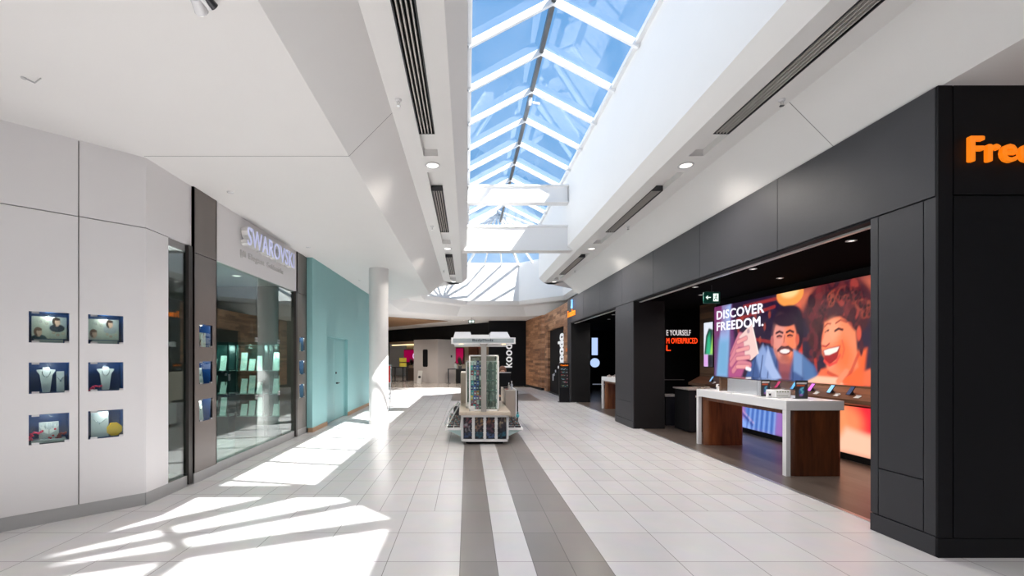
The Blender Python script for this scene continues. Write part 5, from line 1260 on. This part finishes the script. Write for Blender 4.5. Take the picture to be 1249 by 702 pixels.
# ================================================================== KIOSK
kx0, kx1, ky0, ky1 = -.125, .80, 8.55, 11.0
k = thing('kiosk', 'white retail cart kiosk standing in the middle of the walk', 'kiosk', (.34, 9.7, 0))
b = MB(); b.box(kx0 + .1, kx1 - .1, ky0 + .15, ky1 - .1, 0, .06); b.build('recessed_foot', BLACKD, k)
b = MB(); b.box(kx0, kx1, ky0 + .05, ky1, .06, .575)
b.box(kx0, kx1, ky0, ky0 + .05, .06, .105); b.box(kx0, kx1, ky0, ky0 + .05, .535, .575); b.box(kx0, kx0 + .02, ky0, ky0 + .05, .06, .575); b.box(kx1 - .02, kx1, ky0, ky0 + .05, .06, .575); b.build('base_cabinet', FRAMEW, k)
pw = (kx1 - kx0 - .04) / 4
for i in range(4):
    x = kx0 + .02 + pw * i
    rg = random.Random(20 + i); p = Pic(1, 2.2, 24, 50, (.008, .008, .014))
    cols_ = [[(.30, .10, .12), (.35, .33, .36), (.03, .06, .14)], [(.35, .22, .10), (.25, .15, .12), (.02, .09, .13)], [(.25, .10, .05), (.14, .05, .08), (.05, .09, .2)], [(.32, .25, .17), (.03, .03, .04), (.02, .10, .15)]][i]
    for q in range(26): p.ell(rg.uniform(.1, .9), rg.uniform(1.1, 2.1), rg.uniform(.06, .2), rg.uniform(.05, .15), cols_[0] if q % 3 == 0 else (.03, .02, .03), rg.uniform(0, 180), .5, .8)
    for q in range(18): p.ell(rg.uniform(.15, .85), rg.uniform(.8, 1.5), rg.uniform(.05, .2), rg.uniform(.05, .12), cols_[1] if q % 2 else (.01, .01, .02), rg.uniform(0, 180), .5, .7)
    for q in range(14): p.ell(rg.uniform(.1, .9), rg.uniform(.1, .7), rg.uniform(.08, .2), rg.uniform(.04, .1), cols_[2], 0, .6, .8)
    p.W = pw - .055; p.H = .42; p.build('print_panel', (x + .03, ky0 + .02, .11), (1, 0, 0), (0, 0, 1), k, PRINT)
    if i:
        b = MB(); b.box(x - .022, x + .022, ky0 + .01, ky0 + .05, .105, .535)
        for q in range(5): b.box(x - .034, x + .034, ky0 + .004, ky0 + .012, .14 + .085 * q, .152 + .085 * q)
        b.build('slat_divider', FRAMEW, k)
b = MB(); b.bbox(kx0 - .035, kx1 + .035, ky0 - .05, 10.75, .577, .64, .008); b.build('counter_top', BEECH, k)
# post and canopy
b = MB(); b.box(.268, .37, 8.52, 8.62, .641, 1.96); b.box(.25, .388, 8.50, 8.64, 1.93, 1.96); b.build('post', mat('post_grey', (.36, .34, .31), .45), k)
cn = MB(); cn.box(-.31, .93, 8.50, 8.60, 1.955, 2.075); cn.box(-.29, .91, 8.60, 10.6, 1.975, 2.05); cn.box(-.31, .93, 10.6, 10.7, 1.955, 2.075)
cp = cn.build('canopy', FRAMEW, k)
b = MB(); b.box(-.275, .895, 8.494, 8.50, 1.975, 2.055); b.build('name_board', mat('name_board', (.40, .45, .46), .4), cp)
for x0, x1 in ((-.27, .06), (.43, .80)):
    b = MB(); b.prism([(x0, 8.52, 2.076), (x1 + .03, 8.52, 2.076), (x1 + (.0 if x0 < 0 else -.02), 8.62, 2.19), (x0 + .03, 8.62, 2.19)], (0, .7, 0)); b.build('light_housing', WHITEG, cp)
b = MB(); b.box(.06, .43, 8.52, 9.0, 2.076, 2.13); b.build('bridge', FRAMEW, cp)
text_mb('BodyModz', (.10, 8.494, 1.985), (1, 0, 0), (0, 0, 1), .40, .065, .006, .01).build('letters', mat('name_letters', (.02, .03, .05), .4), cp)
for x in (-.12, .71):
    b = MB(); b.cyl((x, 8.62, 1.953), (x, 8.62, 1.945), .04, n=16); b.build('spot', mat('warm_spot', (1, .7, .4), .4, emit=(1, .65, .3), estr=1.5), cp)
    lamp('spot_bulb', 'SPOT', (x, 8.62, 1.93), 6, (1, .8, .6), k, .03, 110)
# display cases
def show_case(x0, x1, y0, y1, z0, z1, label):
    t = thing('show_case', label, 'display case', ((x0 + x1) / 2, (y0 + y1) / 2, z0), 'glass show cases on the kiosk')
    b = MB(); w = .024
    for y in (y0, y1 - w):
        b.box(x0, x0 + w, y, y + w, z0, z1); b.box(x1 - w, x1, y, y + w, z0, z1); b.box(x0, x1, y, y + w, z0, z0 + .035); b.box(x0, x1, y, y + w, z1 - w, z1)
    for x in (x0, x1 - w): b.box(x, x + w, y0, y1, z0, z0 + .035); b.box(x, x + w, y0, y1, z1 - w, z1)
    b.box((x0 + x1) / 2 - .006, (x0 + x1) / 2 + .006, y0 + .1, y1 - .1, z0, z1 - .1)
    b.build('frame', FRAMEW, t)
    b = MB(); b.box(x0 + w, x1 - w, y0 + .008, y0 + .012, z0 + .035, z1 - w); b.build('front_glass', CASEGLASS, t)
    b = MB(); b.box(x0 + w, x1 - w, y1 - .02, y1 - .012, z0 + .035, z1 - w - .12); b.build('back_panel', mat('case_back', (.20, .25, .23), .5), t)
    nz = 5
    for i in range(1, nz):
        z = z0 + .035 + (z1 - z0 - .2) * i / (nz - 1) if 0 else z0 + (z1 - z0 - .1) * i / nz
        s = MB(); s.box(x0 + w, x1 - w, y0 + .04, y1 - .03, z, z + .006); s.build('glass_shelf', mat('green_shelf_edge', (.30, .50, .44), .1), t)
    b = MB(); b.box(x0 + .03, x0 + .11, y0 - .004, y0, z0 + .04, z0 + .10); b.build('price_notice', FRAMEW, t)
    return t
C1 = (.035, .615, 8.66, 9.10, .641, 1.74)
show_case(*C1, 'tall white framed glass case behind the kiosk post')
show_case(-.03, .66, 9.14, 10.1, .641, 1.62, 'wider second glass case behind the tall one on the kiosk')
pal = {'navy blue': (.02, .03, .22), 'turquoise': (.05, .45, .5), 'pink': (.65, .12, .25), 'white': (.7, .7, .7), 'crimson': (.45, .02, .06), 'orange': (.8, .3, .05), 'purple': (.16, .04, .25), 'bright blue': (.04, .12, .6), 'yellow': (.8, .6, .05), 'dark green': (.02, .10, .06)}
rows = [['crimson', 'turquoise', 'pink', 'dark green'], ['pink', 'crimson', 'white', 'turquoise'], ['yellow', 'bright blue', 'purple', 'pink'], ['turquoise', 'pink', 'orange', 'crimson'], ['navy blue', 'bright blue', 'navy blue', 'dark green'], ['turquoise', 'navy blue', 'bright blue', 'navy blue'], ['white', 'white', 'navy blue', 'white']]
nz = 5; shelves = [.641 + .036] + [.641 + (1.74 - .641 - .1) * i / nz + .007 for i in range(1, nz)]
ordn = ['bottom', 'second', 'third', 'fourth', 'fifth']; pos = ['leftmost', 'second', 'third', 'fourth']
for si, z in enumerate(shelves):
    for lv in range(2):
        row = rows[(si * 2 + lv) % 7] if si < 4 else (rows[5] if lv == 0 else rows[6])
        for i in range(4):
            if lv == 1 and i == 3: continue
            cx = C1[0] + .055 + .055 * i + (.01 if lv else 0); h = .085 + .008 * ((i + si) % 2); zz = z + .0005 + lv * .094; c = row[i]
            yq = 8.72
            w = .044; b = MB(); b.bbox(cx - w / 2, cx + w / 2, yq, yq + .05, zz, zz + h, .005)
            o_ = b.build('boxed_accessory', mat('pack_' + c.replace(' ', '_'), pal[c], .4))
            tag(o_, f'{c} boxed accessory, {pos[i]} from left, {"lower" if lv == 0 else "upper"} layer, {ordn[si]} shelf of tall case', 'box', 'boxed accessories in the tall glass case')
            b = MB(); b.box(cx - w * .3, cx + w * .3, yq - .0015, yq - .0001, zz + h * .3, zz + h * .62); b.build('label_patch', FRAMEW if i % 2 else mat('pack_pale', (.5, .6, .65), .4), o_)
    for i in range(4):
        cx = C1[0] + .365 + .055 * i - .0; zz = z + .0005; b = MB()
        b.lathe((cx, 8.76, zz), [(.02, 0), (.02, .01), (.006, .02), (.006, .10), (.018, .115), (.018, .15), (.008, .16)], 10)
        tag(b.build('jewellery_spindle', mat('spindle_green', (.16, .24, .20), .3) if i % 2 else mat('spindle_pale', (.5, .52, .46), .3)), f'small jewellery spindle, {pos[i]} right of the post on the {ordn[si]} shelf of the tall case', 'jewellery display', 'jewellery spindles in the tall glass case')
for i in range(5):
    for side in (0, 1):
        b = MB(); x0 = .09 + side * .33; z = 1.6205 + .022 * (i % 3) if 0 else 1.621 + .021 * i; 
        if side == 0 and i > 2: continue
        b.bbox(x0 + .008 * (i % 2), x0 + .17 - .01 * (i % 3), 9.2, 9.4, z, z + .02, .003)
        tag(b.build('boxed_stock', mat('stock_cream', (.55, .50, .42), .5)), f'flat cream box in the {"left" if side == 0 else "right"} stack on top of the second case, {["lowest", "second", "third", "fourth", "topmost"][i] if side else ["lowest", "middle", "topmost"][i]}', 'box', 'flat boxes on the second case')
# side cabinets
b = MB(); b.bbox(-.155, -.035, 10.2, 11.6, .641, 1.34, .004); b.build('tall_side_panel', BEECH, k)
sc = thing('side_cabinet', 'cream cabinet with a black edge attached right of the kiosk', 'cabinet', (.9, 10.4, 0))
b = MB(); b.bbox(.86, 1.08, 9.9, 11.3, .05, .95, .004); b.build('body', mat('cream_laminate', (.55, .47, .40), .5), sc); b = MB(); b.box(1.081, 1.11, 9.88, 11.3, .05, .97); b.build('edge_panel', FRAMEW, sc); b = MB(); b.box(1.111, 1.14, 9.9, 11.3, .12, .95); b.build('black_side', BLACKD, sc)
b = MB(); b.box(.88, 1.1, 9.95, 11.25, 0, .05); b.build('plinth', BLACKD, sc)
# wings with trays
def wing(sx, label):
    xa = kx0 if sx < 0 else kx1; t = thing('side_tray', label, 'tray', (xa + sx * .15, 9.3, .2), 'side trays of the kiosk'); LN = 1.5 if sx < 0 else 1.12
    X = lambda d: xa + sx * (.003 + d)
    b = MB(); b.prism([(X(0), 8.72, .255), (X(.30), 8.72, .255), (X(.30), 8.72, .295), (X(0), 8.72, .295)], (0, LN, 0)); b.build('tray_shelf', FRAMEW, t)
    b = MB(); b.prism([(X(0), 8.74, .13), (X(.26), 8.74, .25), (X(0), 8.74, .25)], (0, LN - .1, 0)); b.build('bracket', mat('aqua_laminate', (.45, .60, .60), .4), t)
    for i in range(8 if sx < 0 else 6):
        y = 8.78 + .17 * i
        for j in range(2):
            q = MB(); x = X(.02 + .13 * j); x2 = X(.02 + .13 * j + .115); q.bbox(min(x, x2), max(x, x2), y, y + .13, .296, .33 + .02 * i * .6 + .02 * j * 0, .008)
            o_ = q.build('goods_tray', mat('tray_dark', (.03, .026, .028), .4) if (i + j) % 3 else mat('tray_grey', (.10, .09, .09), .35))
            tag(o_, f'dark goods tray on the {"left" if sx < 0 else "right"} kiosk wing, {["front", "second", "third", "fourth", "fifth", "sixth", "seventh", "back"][i]} row, {"inner" if j == 0 else "outer"} one', 'tray', 'goods trays on the kiosk wings')
            for z_ in range(3):
                r_ = MB(); xx = min(x, x2) + .02 + .03 * z_; zt = .33 + .012 * i; r_.ball((xx, y + .06, zt + .006), .011, .02, .008, 8, 5); r_.build('small_item', mat(['item_silver', 'item_teal', 'item_rust'][(z_ + i) % 3], [(.5, .5, .52), (.05, .3, .32), (.4, .14, .05)][(z_ + i) % 3], .3), o_)
wing(-1, 'white bracketed side tray on the left of the kiosk'); wing(1, 'white bracketed side tray on the right of the kiosk')
t = thing('bangle_rack', 'leaning chrome hoop rack over the left kiosk wing', 'rack', (-.42, 9.2, .33))
for (dy, w) in ((0, 0), (.25, 1)):
    b = MB(); P0 = Vector((-.46, 8.80 + dy, .33)); P1_ = Vector((-.20, 9.25 + dy, .74)); b.tube([P0, P0.lerp(P1_, .5) + Vector((-.03, 0, .05)), P1_, P1_ + Vector((.035, 0, -.04)), P0 + Vector((.07, 0, -.0)), P0], .009, 8); b.build('hoop', CHROME, t)
b = MB(); b.box(-.30, -.18, 9.75, 9.77, .42, .62); b.build('rack_back', DARKM, t)
t = thing('coiled_bag', 'small turquoise item at the outer edge of the right kiosk wing', 'accessory', (1.06, 9.2, .42)); 
b = MB(); b.ball((1.055, 9.25, .47), .035, .06, .04); b.build('pouch', mat('turquoise_vinyl', (.03, .35, .42), .3), t); b = MB(); b.tube([(1.03, 9.2, .5), (1.04, 9.22, .55), (1.07, 9.28, .55), (1.08, 9.3, .5)], .005, 6); b.build('strap', mat('turquoise_vinyl', (.03, .35, .42), .3), t)

# till screen and things on the side cabinet
t = thing('till_screen', 'black till screen with a silver top edge on the cream cabinet', 'till', (.88, 10.7, .95))
b = MB(); b.bbox(.70, 1.04, 10.62, 10.68, .99, 1.32, .006); b.build('screen_body', BLACKG, t); b = MB(); b.box(.69, 1.05, 10.61, 10.69, 1.321, 1.345); b.build('top_edge', ALU, t)
b = MB(); b.bbox(.87, 1.0, 10.55, 10.8, .951, .985, .005); b.build('foot', DARKM, t)
for (x, y, z, r, h, c, w) in ((.97, 10.3, .951, .022, .16, (.6, .55, .5), 'cream slim bottle left of the silver one on the cream cabinet'), (1.03, 10.25, .951, .025, .2, (.55, .58, .65), 'silver spray bottle on the cream cabinet')):
    t = thing('spray_bottle', w, 'bottle', (x, y, z), 'bottles on the cream cabinet')
    b = MB(); b.lathe((x, y, z), [(r, 0), (r, h * .6), (r * .4, h * .72), (r * .4, h * .8)], 12); b.build('bottle', mat('bottle_%d' % int(c[2] * 100), c, .3), t); b = MB(); b.lathe((x, y, z + h * .8), [(r * .5, 0), (r * .5, h * .15), (r * .3, h * .2)], 10); b.build('cap', FRAMEW, t)
b = MB(); b.bbox(.88, .95, 10.2, 10.26, .951, .975, .004); tag(b.build('card_holder', mat('salmon', (.6, .25, .2), .5)), 'small salmon card holder on the cream cabinet', 'card holder')

# seated attendant half hidden behind the kiosk ---------------------------------------
SKIN = mat('skin', (.50, .27, .18), .5); HAIRM = mat('brown_hair', (.14, .05, .025), .6, bump=.5, bscale=150); CLOTH = mat('black_clothes', (.012, .012, .014), .8)
px, py = .95, 11.98
t = thing('person', 'person in black sitting behind the kiosk with brown hair above the till screen', 'person', (px, py, 0))
def skin_figure(name, chains, m, parent):
    """chains: list of [(point, radius), ...] that may share first points"""
    vs = []; es = []; rs = []; idx = {}
    for ch in chains:
        last = None
        for p_, r_ in ch:
            key = tuple(round(c, 4) for c in p_)
            if key not in idx: idx[key] = len(vs); vs.append(Vector(p_) - root_of(parent).location); rs.append(r_)
            i_ = idx[key]
            if last is not None and last != i_: es.append((last, i_))
            last = i_
    me = bpy.data.meshes.new(name); me.from_pydata([tuple(v) for v in vs], es, []); me.materials.append(m)
    o = bpy.data.objects.new(name, me); COL.objects.link(o); o.parent = parent
    sk = o.modifiers.new('skin', 'SKIN'); sk.use_smooth_shade = True
    if not me.skin_vertices: 
        bmx = bmesh.new(); bmx.from_mesh(me); bmx.verts.layers.skin.verify(); bmx.to_mesh(me); bmx.free()
    for d_, r_ in zip(me.skin_vertices[0].data, rs): d_.radius = (r_, r_) if not isinstance(r_, tuple) else r_
    me.skin_vertices[0].data[0].use_root = True
    o.modifiers.new('sub', 'SUBSURF').levels = 2; o.modifiers['sub'].render_levels = 2
    return o
hip = (px, py, .56)
torso = [(hip, (.15, .12)), ((px, py - .01, .74), (.14, .105)), ((px, py - .03, .92), (.16, .11)), ((px, py - .03, 1.04), (.13, .09)), ((px, py - .04, 1.13), .055)]
body = [torso + [((px, py - .06, 1.20), .05), ((px, py - .075, 1.27), .075), ((px, py - .08, 1.34), .088), ((px, py - .075, 1.40), .07)]]
for s_ in (-1, 1):
    sh = (px + s_ * .17, py - .03, 1.02)
    body.append([((px, py - .03, 1.04), (.13, .09)), (sh, .055), ((px + s_ * .21, py - .08, .80), .043), ((px + s_ * .16, py - .27, .70), .034), ((px + s_ * .13, py - .33, .70), .028)])
    hand = (px + s_ * .115, py - .39, .70)
    body.append([((px + s_ * .13, py - .33, .70), .028), (hand, .030)])
    for f in range(4):
        body.append([(hand, .030), ((px + s_ * (.085 + .02 * f), py - .43, .70), .010), ((px + s_ * (.08 + .021 * f), py - .46, .69), .009), ((px + s_ * (.08 + .021 * f), py - .48 - .004 * (f % 3), .672), .008)])
    body.append([((px + s_ * .13, py - .33, .70), .028), ((px + s_ * .085, py - .37, .705), .011), ((px + s_ * .075, py - .40, .70), .009)])
    body.append([(hip, (.15, .12)), ((px + s_ * .09, py - .06, .53), .09), ((px + s_ * .11, py - .42, .53), .062), ((px + s_ * .11, py - .42, .28), .05), ((px + s_ * .11, py - .40, .09), .036), ((px + s_ * .11, py - .52, .04), .035)])
skin_figure('body', body, SKIN, t)
cl = [torso[:4]]
for s_ in (-1, 1):
    cl.append([torso[3], ((px + s_ * .17, py - .03, 1.02), .064), ((px + s_ * .21, py - .08, .80), .053), ((px + s_ * .165, py - .25, .705), .044)])
cl = [[(p_, tuple(v * 1.1 for v in r_) if isinstance(r_, tuple) else r_) for p_, r_ in c] for c in cl]
skin_figure('shirt', cl, CLOTH, t)
for s_ in (-1, 1):
    skin_figure('trouser_leg', [[((px + s_ * .07, py, .55), .11), ((px + s_ * .11, py - .42, .53), .075), ((px + s_ * .11, py - .42, .28), .062), ((px + s_ * .11, py - .40, .10), .05)]], CLOTH, t)
    b = MB(); b.bbox(px + s_ * .11 - .045, px + s_ * .11 + .045, py - .58, py - .34, 0, .085, .03); b.build('shoe', BLACKG, t)
b = MB(); b.ball((px, py - .055, 1.36), .102, .105, .115, 18, 12); b.ball((px - .02, py - .0, 1.27), .09, .07, .13, 14, 9)
b.ball((px + .085, py - .06, 1.27), .028, .05, .11, 10, 8); b.ball((px - .085, py - .06, 1.27), .028, .05, .11, 10, 8); b.build('hair', HAIRM, t)
b = MB(); b.ball((px, py - .125, 1.30), .068, .05, .088, 14, 10); b.cyl((px, py - .17, 1.315), (px, py - .188, 1.285), .008, .014, 10); b.build('face', SKIN, t)
b = MB()
for s_ in (-1, 1): b.ball((px + s_ * .027, py - .168, 1.325), .009, .006, .006, 8, 6)
b.ball((px, py - .172, 1.256), .022, .006, .007, 10, 6); b.build('eyes_and_mouth', mat('dark_features', (.10, .03, .03), .4), t)
t = thing('stool', 'black round stool under the person behind the kiosk', 'stool', (px, py + .02, 0))
b = MB(); b.cyl((px, py + .02, .40), (px, py + .02, .45), .18, n=24); b.build('seat', CLOTH, t); b = MB(); b.cyl((px, py + .02, .03), (px, py + .02, .40), .025, n=12); b.build('pole', CHROME, t); b = MB(); b.cyl((px, py + .02, 0), (px, py + .02, .03), .2, .16, 24); b.build('foot', CHROME, t)
